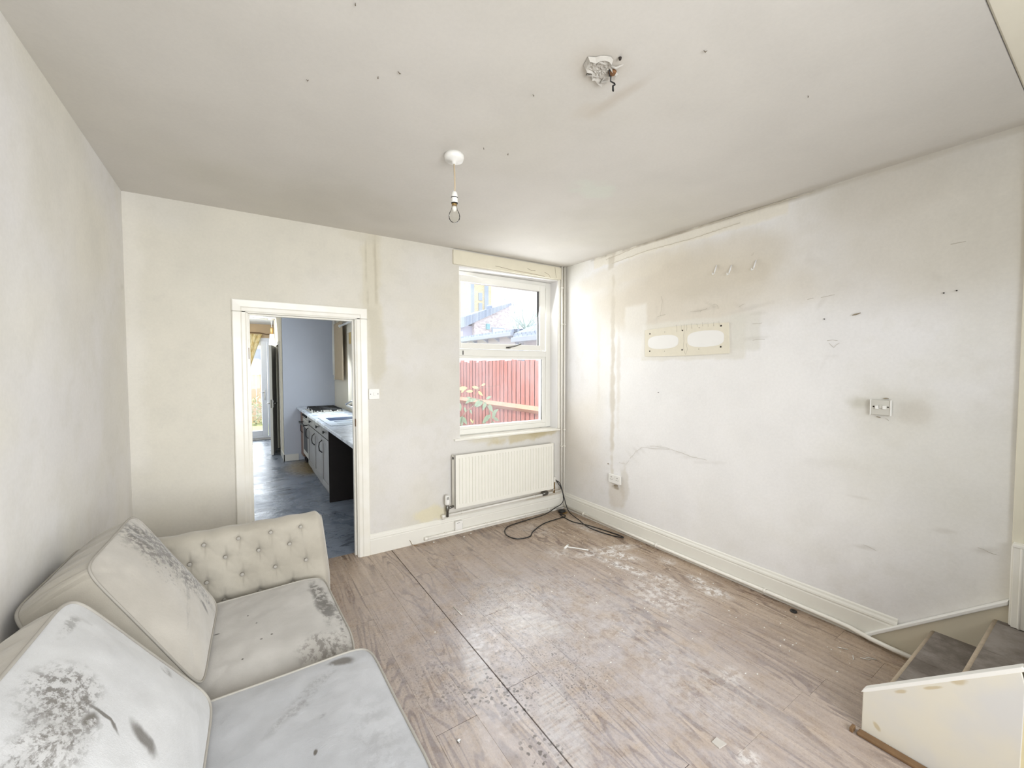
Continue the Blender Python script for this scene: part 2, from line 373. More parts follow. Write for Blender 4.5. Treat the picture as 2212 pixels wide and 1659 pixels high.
# back wall, face y=0 with door and window holes
xs = np.unique(np.round(np.concatenate([frange(XL, -2.96, .0125), frange(-2.96, -2.19, .0125), frange(-2.19, -1.28, .0125), frange(-1.28, -.10, .0125), frange(-.10, 0, .0125)]), 5))
zs = np.unique(np.round(np.concatenate([frange(0, .895, .0125), frange(.895, 1.965, .0125), frange(1.965, 2.50, .0125), frange(2.5, HC, .0125)]), 5))
U, V = np.meshgrid(xs, zs, indexing='ij')
def basewall(U, V, seed):
    c = np.ones(U.shape+(3,))*WALL
    c = mixc(c, sst(.42, .68, fbm(U*.9, V*.9, seed)), lin(233, 229, 217), .8)
    c = mixc(c, sst(.5, .75, fbm(U*2.3, V*2.3, seed+5)), lin(226, 223, 214), .5)
    c = mixc(c, sst(.55, .7, fbm(U*14, V*14, seed+9)), lin(222, 219, 211), .25)
    return c
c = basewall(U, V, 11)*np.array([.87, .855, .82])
c = mixc(c, rectm(U, V, -3.6, -3.5, .9, 2.7, .04, .03), lin(236, 232, 224), .35)
c = mixc(c, blob(U, V, -2.07, 2.25, .075, .52, 0, .3, .5, 8, 2), lin(212, 205, 185), .75)
c = mixc(c, blob(U, V, -2.05, 1.72, .09, .34, 2, .25, .35, 9, 4), lin(205, 199, 182), .8)
c = mixc(c, blob(U, V, -2.14, 2.62, .13, .05, 0, .4, .5, 14, 3), lin(208, 202, 186), .6)
c = mixc(c, blob(U, V, -2.10, 1.62, .012, .25, 0, .5, .5, 20, 8), lin(226, 221, 206), .6)
c = mixc(c, blob(U, V, -2.04, 2.35, .01, .30, 1, .5, .7, 16, 8), lin(182, 173, 152), .6)
c = mixc(c, blob(U, V, -2.11, 2.28, .006, .25, 1, .5, .7, 18, 18), lin(186, 178, 158), .6)
c = mixc(c, blob(U, V, -.50, .85, .38, .05, 3, .25, .7, 12, 6), lin(203, 191, 160), .85)
c = mixc(c, blob(U, V, -.36, .87, .12, .045, 0, .3, .5, 14, 16), lin(190, 176, 140), .7)
c = mixc(c, blob(U, V, -.95, .86, .2, .03, 0, .4, .5, 14, 26), lin(214, 206, 182), .6)
c = mixc(c, blob(U, V, -1.56, .24, .16, .07, 0, .3, .6, 13, 36), lin(222, 214, 186), .9)
c = mixc(c, blob(U, V, -.25, .20, .25, .05, 0, .4, .6, 13, 37), lin(176, 160, 134), .5)
keep = np.ones((len(xs)-1, len(zs)-1), bool); xm = (xs[1:]+xs[:-1])/2; zm = (zs[1:]+zs[:-1])/2
keep &= ~(((xm > -2.96) & (xm < -2.19))[:, None] & (zm < 1.965)[None]); keep &= ~(((xm > -1.28) & (xm < -.10))[:, None] & ((zm > .895) & (zm < 2.50))[None])
rel = (fbm(U*2, V*2, 77)-.5)*.006
rel = rel*np.clip(np.minimum.reduce([U-XL, -U, np.abs(U+2.96), np.abs(U+2.19), np.abs(U+1.28), np.abs(U+.10)])/.08, 0, 1)
wb = empty('wall_back', kind='structure')
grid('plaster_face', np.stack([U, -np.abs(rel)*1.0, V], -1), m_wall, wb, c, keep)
m_wallp = plain('plain_wall_paint', WALL, .85, var=.03, vs=4, bump=.2, bs=30)
core = MB(); T = .135
core.box(XL-.1, -2.96, .003, T, 0, HC).box(-2.19, -1.5, .003, T, 0, HC).box(-2.96, -2.19, .003, T, 1.965, HC)
core.box(-1.5, -1.28, .003, .26, 0, HC).box(-1.28, -.10, .003, .26, 2.50, HC).box(-1.28, -.10, .003, .26, -.2, .880).box(-.10, .12, .003, .26, -.2, HC)
core.build('wall_core', m_wallp, wb)
MB().prism([(-1.345, 2.508), (-.05, 2.508), (-.05, 2.636), (-1.345, 2.636)], 'y', -.024, .001).build('pelmet_board', m_pelmet, wb, .004)
t = MB()
for (pts) in ([(-.30, 2.56), (-.24, 2.54), (-.22, 2.51)], [(-.16, 2.63), (-.155, 2.58), (-.14, 2.52)], [(-.9, 2.545), (-.7, 2.53), (-.45, 2.525), (-.3, 2.515)], [(-.52, 2.57), (-.47, 2.555), (-.42, 2.56)]):
    t.tube([(x, -.0245, z) for x, z in pts], .0016, 4)
t.build('paint_crack', plain('crack_line', lin(150, 132, 104), .9), wb)

# right wall, face x=0
ys = frange(-4.7, 0, .0125); zs = frange(0, 2.65, .0125)
U, V = np.meshgrid(ys, zs, indexing='ij')     # U=y
c = basewall(U, V, 41)
W2 = lin(238, 236, 233)
c = mixc(c, blob(U, V, -1.6, 1.2, 1.1, .9, 0, .5, .25, 2, 50), W2, .8)
c = mixc(c, blob(U, V, -1.35, 2.15, .85, .30, 0, .35, .35, 3, 51), lin(216, 207, 190), .80)
c = mixc(c, blob(U, V, -1.65, 2.32, .65, .20, 0, .3, .3, 4, 52), lin(210, 201, 184), .6)
c = mixc(c, blob(U, V, -1.1, 2.2, .35, .35, 0, .4, .5, 5, 53), lin(214, 205, 190), .5)
c = mixc(c, blob(U, V, -.9, 2.45, .55, .10, -4, .3, .5, 7, 54), lin(222, 214, 198), .6)
# strip of rough filler under the ceiling line
c = mixc(c, rectm(U, V, -2.2, -.45, 2.55, 2.66, .012, .02), lin(232, 226, 212), .85)
c = mixc(c, blob(U, V, -1.5, 2.645, .9, .012, 0, .5, .8, 14, 55), lin(160, 148, 130), .7)
c = mixc(c, blob(U, V, -2.7, 2.64, .9, .018, 0, .5, .5, 9, 56), lin(186, 178, 162), .6)
c = mixc(c, rectm(U, V, -.72, -.64, 2.50, 2.62, .008, .02), lin(204, 196, 180), .7)
# vertical chased line down to the socket
vl = blob(U, V, -.705, 1.6, .024, 1.0, 0, .4, .9, 11, 57); c = mixc(c, vl, lin(209, 201, 186), .8)
c = mixc(c, blob(U, V, -.78, 1.55, .02, .45, 0, .5, .9, 15, 58), lin(220, 213, 201), .6)
c = mixc(c, blob(U, V, -.52, 1.8, .02, .6, 0, .5, .9, 15, 59), lin(224, 218, 208), .5)
c = mixc(c, blob(U, V, -.86, .48, .05, .2, 0, .3, .7, 15, 60), lin(206, 199, 186), .5)
c = mixc(c, blob(U, V, -.75, .33, .09, .12, 0, .3, .8, 14, 61), lin(208, 198, 182), .5)
c = mixc(c, blob(U, V, -.76, .41, .04, .02, 0, .3, .5, 20, 62), lin(160, 148, 128), .8)
c = mixc(c, blob(U, V, -.25, .8, .3, .5, 0, .6, .3, 4, 63), lin(226, 216, 200), .45)
# ghost of the bracket: white square field round a bare panel
c = mixc(c, rectm(U, V, -1.95, -1.05, 1.62, 1.93, .01, .02), lin(226, 222, 211), .7)
c = mixc(c, rectm(U, V, -1.09, -.85, 1.65, 2.12, .02, .02), lin(236, 233, 226), .6)
c = mixc(c, rectm(U, V, -2.05, -1.85, 1.68, 1.95, .015, .02), lin(220, 217, 206), .6)
# grubby halo round the switch
c = mixc(c, blob(U, V, -2.75, 1.30, .13, .11, 20, .7, .9, 8, 65), lin(200, 195, 182), .45)
c = mixc(c, blob(U, V, -2.84, 1.31, .06, .07, 0, .4, .6, 14, 66), lin(190, 180, 168), .4)
c = mixc(c, blob(U, V, -2.60, 1.35, .05, .03, 0, .5, .6, 14, 67), lin(180, 176, 160), .6)
c = mixc(c, blob(U, V, -2.95, 1.10, .45, .35, 20, .6, .4, 3, 68), lin(214, 211, 200), .55)  # from here: broad darker areas below the switch and high at the stair end
c = mixc(c, blob(U, V, -3.0, 2.35, .7, .4, 0, .6, .4, 3, 69), lin(204, 197, 184), .65)
c = mixc(c, blob(U, V, -2.62, 2.52, .35, .15, 0, .5, .4, 3, 79), lin(204, 197, 184), .4)
# scuffs, drips, crazing
def scuff_shade(u, v, ru, rv, an, k, col=(176, 168, 155), s=0):
    global c; c = mixc(c, blob(U, V, u, v, ru, rv, an, .8, .9, 16, s), lin(*col), k*(.42 if rv < .02 else .26))
for i, a in enumerate([(-1.98, 1.97, .10, .012, -8, .5), (-2.46, 2.03, .07, .03, 0, .35), (-2.40, 1.95, .01, .035, 30, .6), (-2.33, 2.25, .02, .05, 0, .5), (-2.36, 2.21, .05, .02, 20, .45), (-2.9, 2.02, .02, .05, -40, .4),
                       (-1.6, 2.00, .09, .011, -4, .75), (-1.69, 2.03, .05, .008, 30, .7), (-1.71, 2.0, .008, .03, 0, .6), (-1.9, 1.99, .03, .01, 40, .4), (-2.02, 1.93, .06, .008, 0, .4), (-2.02, 1.76, .06, .009, -2, .5),
                       (-1.72, 2.16, .42, .07, 4, .3), (-1.2, 2.02, .012, .08, 0, .35), (-1.22, 1.98, .05, .012, -20, .35), (-2.52, .98, .16, .025, -5, .35), (-2.50, .50, .18, .06, -50, .28), (-2.35, .62, .10, .05, -50, .3),
                       (-2.65, .52, .05, .009, -12, .7), (-2.97, .72, .04, .01, -12, .6), (-3.10, .67, .035, .012, -20, .7), (-2.62, .80, .05, .007, 0, .5), (-2.7, .30, .3, .12, 0, .3), (-1.95, .24, .2, .05, 0, .25),
                       (-2.45, 1.62, .03, .008, 0, .35), (-2.42, 1.58, .008, .06, 20, .3), (-2.9, .17, .3, .08, 0, .3), (-3.10, 2.0, .12, .5, 0, .35)]):
    scuff_shade(*a, s=90+i)
# flaking edge running right from above the socket
for i, (u, v) in enumerate([(-.95, .74), (-1.0, .80), (-1.05, .83), (-1.15, .86), (-1.28, .88), (-1.42, .86), (-1.52, .84), (-1.65, .82), (-1.75, .84)]):
    scuff_shade(u, v, .06, .010, 35 if i < 3 else (-8 if i > 4 else 8), .55, (204, 199, 190), 130+i)
keep = np.ones((len(ys)-1, len(zs)-1), bool)
rel = (fbm(U*1.6, V*1.6, 78)-.5)*.012*np.clip(np.minimum(-U, HC-V)/.15, 0, 1)
rel = rel-.0022*vl + .003*rectm(U, V, -2.2, -.45, 2.55, 2.66, .012, .02)
wr = empty('wall_right', kind='structure')
grid('plaster_face', np.stack([-np.abs(rel), U, V], -1), m_wall, wr, c, keep, flip=True)
MB().box(.014, .16, -4.8, .15, -.1, 3.5).build('wall_core', m_wallp, wr)
# ghost panel where a bracket was: bare cream plaster with two white ovals and screw holes
m_ghost = plain('bare_cream_plaster', lin(226, 219, 200), .8, var=.05, vs=30); m_oval = plain('white_paint', lin(238, 236, 231), .8, var=.02)
def rpoly(pts, x0, x1, name, mat, par): MB().prism(pts, 'x', x0, x1).build(name, mat, par)
rpoly([(-1.09, 1.655), (-1.085, 1.885), (-1.40, 1.895), (-1.83, 1.885), (-1.84, 1.66), (-1.5, 1.652)], -.0095, .0, 'bare_panel_mark', m_ghost, wr)
def oval(y0, y1, z0, z1, s=1):
    pts = []
    for i in range(40):
        a = 2*PI*i/40; cx, sx = math.cos(a), math.sin(a)
        e = lambda t, p: math.copysign(abs(t)**p, t)
        yy = (y0+y1)/2+(y1-y0)/2*e(cx, .45); zz = (z0+z1)/2+(z1-z0)/2*e(sx, .62)*(1-.18*abs(e(cx, .45))**2)
        pts.append((yy, zz))
    return pts
rpoly(oval(-1.42, -1.12, 1.715, 1.83), -.0103, -.004, 'painted_oval', m_oval, wr)
rpoly(oval(-1.80, -1.50, 1.715, 1.84), -.0103, -.004, 'painted_oval', m_oval, wr)
for (y, z) in ((-1.14, 1.85), (-1.14, 1.70), (-1.455, 1.855), (-1.455, 1.70), (-1.775, 1.865), (-1.775, 1.71)):
    MB().lathe([(.0065, -.0108), (.0065, -.004)], (0, y, z), 10, 'x').build('screw_hole', m_screw, wr)
for (y, z) in ((-1.29, 1.855), (-1.29, 1.695), (-1.6, 1.865), (-1.6, 1.70), (-1.23, 1.345), (-2.42, 1.85), (-2.975, 1.935), (-2.93, 1.93)):
    MB().lathe([(.0024, -.0112), (.0035, -.002)], (0, y, z), 8, 'x').build('screw_hole', m_screw, wr)
# chips in the plaster
m_chip = plain('chip_dark', lin(150, 138, 118), .9)
def chip(y, z, w, h, an=0):
    pts = []
    for i in range(9):
        a = 2*PI*i/9; q = random.uniform(.6, 1); u, v = w*q*math.cos(a), h*q*math.sin(a); r = math.radians(an)
        pts.append((y+u*math.cos(r)-v*math.sin(r), z+u*math.sin(r)+v*math.cos(r)))
    rpoly(pts, -.0105, 0, 'plaster_chip', m_chip, wr)
chip(-2.575, 1.862, .024, .004, -15)
m_hair = plain('hairline_crack', lin(192, 185, 172), .9)
def hair(pts, r=.0009, x=-.006, mat=None, ax='x'):
    q = MB(); P = []
    for a, b in zip(pts[:-1], pts[1:]):
        n_ = max(2, int(math.hypot(b[0]-a[0], b[1]-a[1])/.02))
        for i in range(n_):
            t_ = i/n_; P.append((x, a[0]+(b[0]-a[0])*t_+random.uniform(-.003, .003), a[1]+(b[1]-a[1])*t_+random.uniform(-.003, .003)))
    P.append((x, *pts[-1])); q.tube(P, r, 4).build('hairline_crack', mat or m_hair, wr)
for pts in ([(-1.52, 2.000), (-1.58, 1.996), (-1.66, 2.006)], [(-1.605, 1.996), (-1.607, 1.985)], [(-1.71, 2.03), (-1.745, 2.02), (-1.75, 1.995)], [(-1.90, 1.99), (-1.94, 2.005)], [(-1.24, 1.995), (-1.26, 2.12), (-1.245, 2.16)], [(-1.21, 1.99), (-1.29, 2.0)],
            [(-2.0, 1.86), (-2.06, 1.86)], [(-2.0, 1.745), (-2.08, 1.748)], [(-2.40, 1.985), (-2.47, 1.99)], [(-2.33, 1.98), (-2.36, 1.985)], [(-2.44, 1.72), (-2.49, 1.715)], [(-2.45, 1.70), (-2.475, 1.675), (-2.50, 1.70)],
            [(-.93, .72), (-1.0, .80), (-1.06, .845), (-1.2, .86), (-1.35, .875)], [(-1.15, .875), (-1.3, .885), (-1.45, .865), (-1.55, .85), (-1.68, .845)], [(-.80, .66), (-.88, .66), (-.92, .70)], [(-2.64, .535), (-2.70, .52)], [(-2.72, 1.275), (-2.735, 1.262)],
            [(-3.08, .68), (-3.12, .67), (-3.14, .665)], [(-2.95, 2.17), (-3.0, 2.17)], [(-2.0, 2.35), (-1.98, 2.33)]):
    hair(pts)
for i in range(9): y_ = -1.40-.045*i; hair([(y_, 1.905-.004*i % .01), (y_-.004, 1.875-random.random()*.03)], .0009, -.0098)
for pts in ([(-1.47, 1.90), (-1.465, 1.72), (-1.48, 1.67)], [(-1.49, 1.75), (-1.50, 1.70), (-1.485, 1.66)]): hair(pts, .0009, -.0098)
# lifted edges where the old paint has come away under the ceiling
for pts in ([(-.62, 2.60), (-1.0, 2.635), (-1.4, 2.632), (-1.9, 2.64), (-2.35, 2.636)], [(-.70, 2.55), (-1.1, 2.575), (-1.5, 2.565), (-1.9, 2.58)]): hair(pts, .0022, -.010, plain('lifted_paint', lin(214, 206, 190), .9))
for p in ((-2.72, 1.383, .014, .004, 0), (-2.69, 1.277, .012, .003, 20), (-.76, .43, .03, .009, 0), (-.66, .62, .01, .006, 0), (-2.95, .18, .02, .004, 0)): chip(*p)

# left wall and front walls
ys = frange(-4.7, 0, .025); zs = frange(0, 2.65, .025); U, V = np.meshgrid(ys, zs, indexing='ij')
c = basewall(U, V, 141)
for i, a in enumerate([(-1.62, 2.37, .02, .01, 0, .6), (-.55, .80, .3, .12, 0, .3), (-.06, 2.05, .05, .012, -20, .6)]): scuff_shade(*a, s=170+i)  # broad middle entry: soft shadow above the back cushion, painted in
rel = (fbm(U*1.6, V*1.6, 79)-.5)*.012*np.clip(np.minimum(-U, HC-V)/.15, 0, 1)
wl = empty('wall_left', kind='structure')
grid('plaster_face', np.stack([XL+np.abs(rel), U, V], -1), m_wall, wl, c)
MB().box(XL-.15, XL-.001, -4.8, 0, -.1, 3.5).build('wall_core', m_wallp, wl)
MB().box(XL-.15, XL-.001, .13, 7.5, -.1, 2.6).build('wall_kitchen_left', m_wallp, None)['kind'] = 'structure'
wf_ = MB().box(XL-.1, -3.45, -4.95, -4.75, 0, 3.5).box(-.35, .1, -4.95, -4.75, 0, 3.5).box(-3.45, -.35, -4.95, -4.75, 0, .55).box(-3.45, -.35, -4.95, -4.75, 2.95, 3.5).build('wall_front', m_wallp)
wf_['kind'] = 'structure'

# ceiling
xs = frange(XL, 0, .02); ys = frange(-3.2, 0, .02); U, V = np.meshgrid(xs, ys, indexing='ij')
c = np.ones(U.shape+(3,))*lin(216, 212, 205)
c = mixc(c, sst(.4, .7, fbm(U*.8, V*.8, 200)), lin(210, 206, 196), .8)
c = mixc(c, sst(.5, .75, fbm(U*2.5, V*2.5, 203)), lin(211, 207, 200), .4)
c = mixc(c, blob(U, V, -2.35, -.55, .45, .28, 0, .35, .5, 3, 204), lin(205, 200, 190), .35)
c = mixc(c, blob(U, V, -1.68, -2.31, .025, .14, 3, .7, .6, 14, 206), lin(190, 178, 162), .45)
c = mixc(c, blob(U, V, -1.70, -2.15, .06, .05, 0, .7, .6, 12, 207), lin(205, 197, 184), .5)
c = mixc(c, blob(U, V, -1.87, -2.37, .09, .07, 0, .8, .2, 9, 210), lin(196, 186, 170), .5)
c = mixc(c, blob(U, V, -1.14, -1.6, .14, .10, 0, .4, .6, 12, 208), lin(216, 219, 208), .7)
c = mixc(c, blob(U, V, -.03, -1.8, .05, 1.6, 0, .7, .5, 7, 209), lin(190, 182, 168), .5)  # right wall joint: crack dirt with soft shade painted into the colour
ce = empty('ceiling', kind='structure')
grid('ceiling_face', np.stack([U, V, HC+(fbm(U*1.5, V*1.5, 88)-.5)*.01*np.clip(np.minimum.reduce([U-XL, -U, -V])/.3, 0, 1)-.000], -1), m_ceil, ce, c, flip=True)
MB().box(XL-.1, .1, -3.2, .26, HC+.006, 2.95).build('ceiling_core', m_wallp, ce)
MB().box(XL-.1, .1, -3.32, -3.2, 2.652, 3.5).build('bulkhead', plain('bulkhead_paint', lin(236, 230, 212), .8, var=.03), ce, .006)
MB().box(XL-.1, .1, -4.9, -3.2, 3.5, 3.6).build('ceiling_front', m_wallp, ce)
m_fly = plain('cobweb_speck', lin(110, 100, 86), .9)
for (px, py) in ((-3.084, -2.635), (-2.674, -2.16), (-2.53, -1.88), (-2.75, -1.72), (-1.82, -1.68), (-1.98, -2.12), (-1.62, -2.63), (-1.05, -2.72), (-2.47, -1.95), (-1.95, -1.66)):
    q = MB(); a = random.uniform(0, PI); L = random.uniform(.003, .008)
    q.tube([(px-L*math.cos(a), py-L*math.sin(a), HC-.003), (px, py, HC-.008), (px+L*math.cos(a+.4), py+L*math.sin(a+.4), HC-.004)], [.0008, .0022, .0008], 5)
    q.build('ceiling_speck', m_fly, ce)

# ------------------------------------------------------------------ skirting boards
SK = [(0, 0), (.018, 0), (.018, .125), (.0155, .130), (.0155, .136), (.019, .140), (.017, .150), (.010, .160), (.008, .170), (0, .177)]
def skirt(name, ax, a, b, off, sgn=-1, hs=1.0):
    m = MB(); pts = [(sgn*p[0]+off, p[1]*hs) for p in SK]
    m.prism(pts, ax, a, b); o = m.build(name, m_skirt); o['kind'] = 'structure'; return o
MB().prism([(-p[0], p[1]) for p in SK], 'y', -2.81, -.001).build  # (profile reference)
q = MB(); q.prism([(-p[0], p[1]) for p in SK], 'y', -2.80, -.001); o = q.build('baseboard_right', m_skirt); o['kind'] = 'structure'
q = MB(); q.prism([(-p[0], p[1]*.955) for p in SK], 'x', -2.115, -.019); o = q.build('baseboard_back', m_skirt); o['kind'] = 'structure'
q = MB(); q.prism([(-p[0], p[1]*.955) for p in SK], 'x', XL+.018, -3.032); o = q.build('baseboard_back_left', m_skirt); o['kind'] = 'structure'
q = MB(); q.prism([(XL+p[0], p[1]) for p in SK], 'y', -4.7, -.001); o = q.build('baseboard_left', m_skirt); o['kind'] = 'structure'

# ------------------------------------------------------------------ kitchen door opening
d1 = empty('door_1', (-2.57, 0, 0), kind='structure')
def rel_(o, root):
    o.matrix_parent_inverse = root.matrix_world.inverted() if False else Matrix.Translation(-root.location); return o
def P_(o): return rel_(o, o.parent)
ARCH = [(0, 0), (0, .010), (.008, .013), (.028, .013), (.036, .018), (.080, .020), (.086, .016), (.086, 0)]   # (distance outward, proud)
def arch_v(x, sg, z0, z1): return MB().prism([(x+sg*p[0], -p[1]) for p in ARCH], 'z', z0, z1)
P_(arch_v(-2.201, 1, 0, 1.957+.0).build('casing', m_gloss, d1)); P_(arch_v(-2.944, -1, 0, 1.957).build('casing', m_gloss, d1))
# head and the two mitred corners
q = MB()
n = len(ARCH); va = [(-2.944-p[0], -p[1], 1.953+p[0]) for p in ARCH]; vb = [(-2.201+p[0], -p[1], 1.953+p[0]) for p in ARCH]
q.add(va+vb, [(i, (i+1) % n, (i+1) % n+n, i+n) for i in range(n)]+[tuple(range(n)), tuple(range(n, 2*n))[::-1]])
for sg, x in ((-1, -2.944), (1, -2.201)):
    va = [(x+sg*p[0], -p[1], 1.953+p[0]) for p in ARCH]; vb = [(x+sg*p[0], -p[1], 1.95) for p in ARCH]
    q.add(va+vb, [(i, (i+1) % n, (i+1) % n+n, i+n) for i in range(n)])
P_(q.build('casing_head', m_gloss, d1))
for (x0, x1) in ((-2.96, -2.936), (-2.209, -2.19)):
    P_(box('lining', m_gloss, d1, x0, x1, -.002, .137, 0, 1.95))
P_(box('lining_head', m_gloss, d1, -2.96, -2.19, -.002, .137, 1.948, 1.97))
P_(MB().box(-2.936, -2.924, .045, .085, 0, 1.936).box(-2.221, -2.209, .045, .085, 0, 1.936).box(-2.936, -2.209, .045, .085, 1.936, 1.948).build('door_stop', m_gloss, d1, .002))
P_(MB().box(-2.936, -2.932, .006, .012, 1.62, 1.70).box(-2.213, -2.209, .006, .03, 1.08, 1.14).build('strike_plate', m_brown, d1))
# pale filler strip beside the casing
# ------------------------------------------------------------------ kitchen shell
m_kwall = plain('kitchen_blue_grey_wall', lin(198, 202, 210), .8, var=.04, vs=3, bump=.1)
m_kcream = plain('kitchen_cream_wall', lin(226, 218, 198), .7, var=.05, vs=4, bump=.1)
m_ktan = plain('kitchen_tan_wall', lin(205, 180, 145), .75, var=.05)
def kfloor():
    m = N('grey_vinyl'); P = m.pos(); a = m.noise(P, 2.2, 6, .65, .6); b = m.noise(m.mapp(P, (2.2, 7, 1)), 1.8, 6, .7, .8); d = m.noise(P, 26, 4)
    c = m.mix(m.ramp(a, .3, .7), lin(112, 122, 136), lin(146, 154, 166))
    c = m.mix(m.math('MULTIPLY', m.ramp(b, .56, .62), .75), c, lin(58, 62, 70))
    c = m.mix(m.math('MULTIPLY', m.ramp(b, .36, .42, 1., 0.), .5), c, lin(176, 182, 192))
    c = m.mix(m.ell(P, -2.15, 3.7, .25, .55, 0, .5, a, .8), c, lin(150, 132, 98)); c = m.mix(m.math('MULTIPLY', d, .2), c, lin(80, 84, 92))
    m.base(c); m.l(m.ramp(a, .3, .7, .18, .4), m.b.inputs['Roughness']); m.bump(m.math('ADD', b, m.math('MULTIPLY', d, .2)), .5, .012); return m.m
kf = box('floor_kitchen', kfloor(), None, -3.6, -1.35, .109, 7.4, -.04, -.004); kf['kind'] = 'structure'
kc = box('ceiling_kitchen', m_wallp, None, -3.6, -1.35, .136, 7.4, 2.54, 2.6); kc['kind'] = 'structure'
kw = empty('wall_kitchen_right', (-1.6, 2.2, 0), kind='structure')
KY0, KY1, KZ0, KZ1 = 1.9, 3.24, .99, 2.10
P_(MB().box(-1.6, -1.35, .137, KY0, -.2, 2.6).box(-1.6, -1.35, KY1, 4.35, -.2, 2.6).box(-1.6, -1.35, KY0, KY1, -.2, KZ0).box(-1.6, -1.35, KY0, KY1, KZ1, 2.6).box(-1.6, -1.35, 4.35, 7.4, -.2, 2.6).build('wall_face', m_kcream, kw))
kb = empty('wall_kitchen_end', (-2, 4.35, 0), kind='structure')
P_(box('end_face', m_kwall, kb, -2.4, -1.6, 4.35, 4.45, 0, 2.54))
P_(MB().box(-2.4, -2.3, 4.40, 4.98, 0, 2.54).box(-2.4, -2.3, 5.75, 6.4, 0, 2.54).box(-2.4, -2.3, 4.98, 5.75, 1.99, 2.54).build('side_face', m_kcream, kb))
P_(MB().box(-2.4, -1.6, 6.3, 6.4, 0, 2.54).box(-1.7, -1.6, 4.45, 6.3, 0, 2.54).build('cupboard_wall', m_black, kb))  # black paint stands in for the unlit cupboard interior
P_(MB().box(-2.412, -2.40, 4.338, 4.93, 0, .11).box(-2.412, -2.19, 4.338, 4.35, 0, .11).build('kitchen_skirting', m_skirt, kb))
P_(MB().box(-2.415, -2.40, 4.925, 4.98, 0, 2.04).box(-2.415, -2.40, 5.75, 5.80, 0, 2.04).box(-2.415, -2.40, 4.98, 5.75, 1.99, 2.04).build('door_frame', m_skirt, kb))
# ajar inner door, free edge to the camera
d2 = empty('door_2', (-2.405, 5.74, 0), kind='structure')
d2.rotation_euler = (0, 0, math.radians(-9.0))
box('door_leaf', m_skirt, d2, -.042, -.002, -.735, 0, .005, 1.975, bevel=.002)
hb = MB(); hb.box(-.050, -.042, -.70, -.66, .86, .99).box(-.002, .006, -.70, -.66, .86, .99)
hb.tube([(-.05, -.68, .93), (-.085, -.68, .93), (-.09, -.66, .93), (-.09, -.59, .93)], .009, 8).tube([(.006, -.68, .93), (.045, -.68, .93), (.05, -.66, .93), (.05, -.59, .93)], .009, 8)
hb.build('door_handle', m_chrome, d2)
box('latch_plate', m_steel, d2, -.032, -.012, -.7365, -.735, .85, 1.0)
# garden doors
d3 = empty('door_3', (-2.49, 7.3, 0), kind='structure')
m_upvcb = plain('garden_door_upvc', lin(232, 236, 244), .35, var=.02)
P_(MB().box(-3.45, -3.39, 7.27, 7.34, .0, 2.24).box(-1.66, -1.6, 7.27, 7.34, 0, 2.24).box(-3.45, -1.6, 7.27, 7.34, 2.17, 2.24).box(-3.45, -1.6, 7.25, 7.34, 0, .05).build('outer_frame', m_upvcb, d3, .004))
for (a, b) in ((-3.39, -2.493), (-2.487, -1.66)):
    lf = P_(MB().box(a, a+.11, 7.255, 7.325, .05, 2.17).box(b-.11, b, 7.255, 7.325, .05, 2.17).box(a+.11, b-.11, 7.255, 7.325, 2.06, 2.17).box(a+.11, b-.11, 7.255, 7.325, .05, .17).build('door_leaf', m_upvcb, d3, .006))
    gp = box('pane', m_glass, lf, a+.105, b-.105, 7.285, 7.295, .165, 2.065)
for x in (-2.55, -2.43):
    P_(MB().box(x-.014, x+.014, 7.243, 7.255, .86, 1.08).tube([(x, 7.243, 1.02), (x, 7.21, 1.02), (x-.09 if x < -2.5 else x+.09, 7.205, 1.02)], .008, 8).build('door_handle', m_chrome, d3))
kg = MB().box(-3.58, -1.6, 7.27, 7.4, 2.24, 2.6).box(-3.6, -3.45, 7.27, 7.4, 0, 2.3).build('wall_kitchen_far', m_ktan); kg['kind'] = 'structure'
box('floor_trim_debris', plain('rubble_lino', lin(150, 148, 146), .8, var=.5, vs=60, bump=.8), None, -3.45, -2.36, 7.0, 7.25, -.004, .012)['kind'] = 'structure'

# kitchen window
w2 = empty('window_2', (-1.5, 2.57, 0), kind='structure')
P_(MB().box(-1.50, -1.43, KY0, KY0+.06, KZ0, KZ1).box(-1.50, -1.43, KY1-.06, KY1, KZ0, KZ1).box(-1.50, -1.43, KY0, KY1, KZ0, KZ0+.07).box(-1.50, -1.43, KY0, KY1, KZ1-.07, KZ1).box(-1.50, -1.43, 2.54, 2.60, KZ0, KZ1).build('window_frame', m_upvc, w2, .004))
P_(box('pane', m_glass, w2, -1.47, -1.46, KY0+.05, 2.55, KZ0+.06, KZ1-.06)); P_(box('pane', m_glass, w2, -1.47, -1.46, 2.59, KY1-.05, KZ0+.06, KZ1-.06))
P_(box('window_sill', m_white, w2, -1.63, -1.5, KY0-.02, KY1+.02, KZ0-.025, KZ0))

# ------------------------------------------------------------------ main window
w1 = empty('window_1', (-.69, .1, .9), kind='structure')
def wp(m, name, par=w1, mat=m_upvc, bev=.004): return P_(m.build(name, mat, par, bev))
fy0, fy1 = .125, .195
wp(MB().box(-1.28, -1.25, fy0, fy1, .905, 2.49).box(-.165, -.10, fy0, fy1, .905, 2.49).box(-1.25, -.165, fy0, fy1, 2.43, 2.49).box(-1.25, -.165, fy0, fy1, .905, .955).box(-1.25, -.165, fy0, fy1, 1.675, 1.74), 'window_frame')
sash = wp(MB().box(-1.278, -1.212, fy0-.022, fy1-.03, 1.745, 2.45).box(-.262, -.19, fy0-.022, fy1-.03, 1.745, 2.45).box(-1.212, -.262, fy0-.022, fy1-.03, 2.385, 2.45).box(-1.212, -.262, fy0-.022, fy1-.03, 1.745, 1.80), 'upper_sash')
MB().box(-1.217, -.258, .142, .150, 1.795, 2.39).build('pane', m_glass, sash)
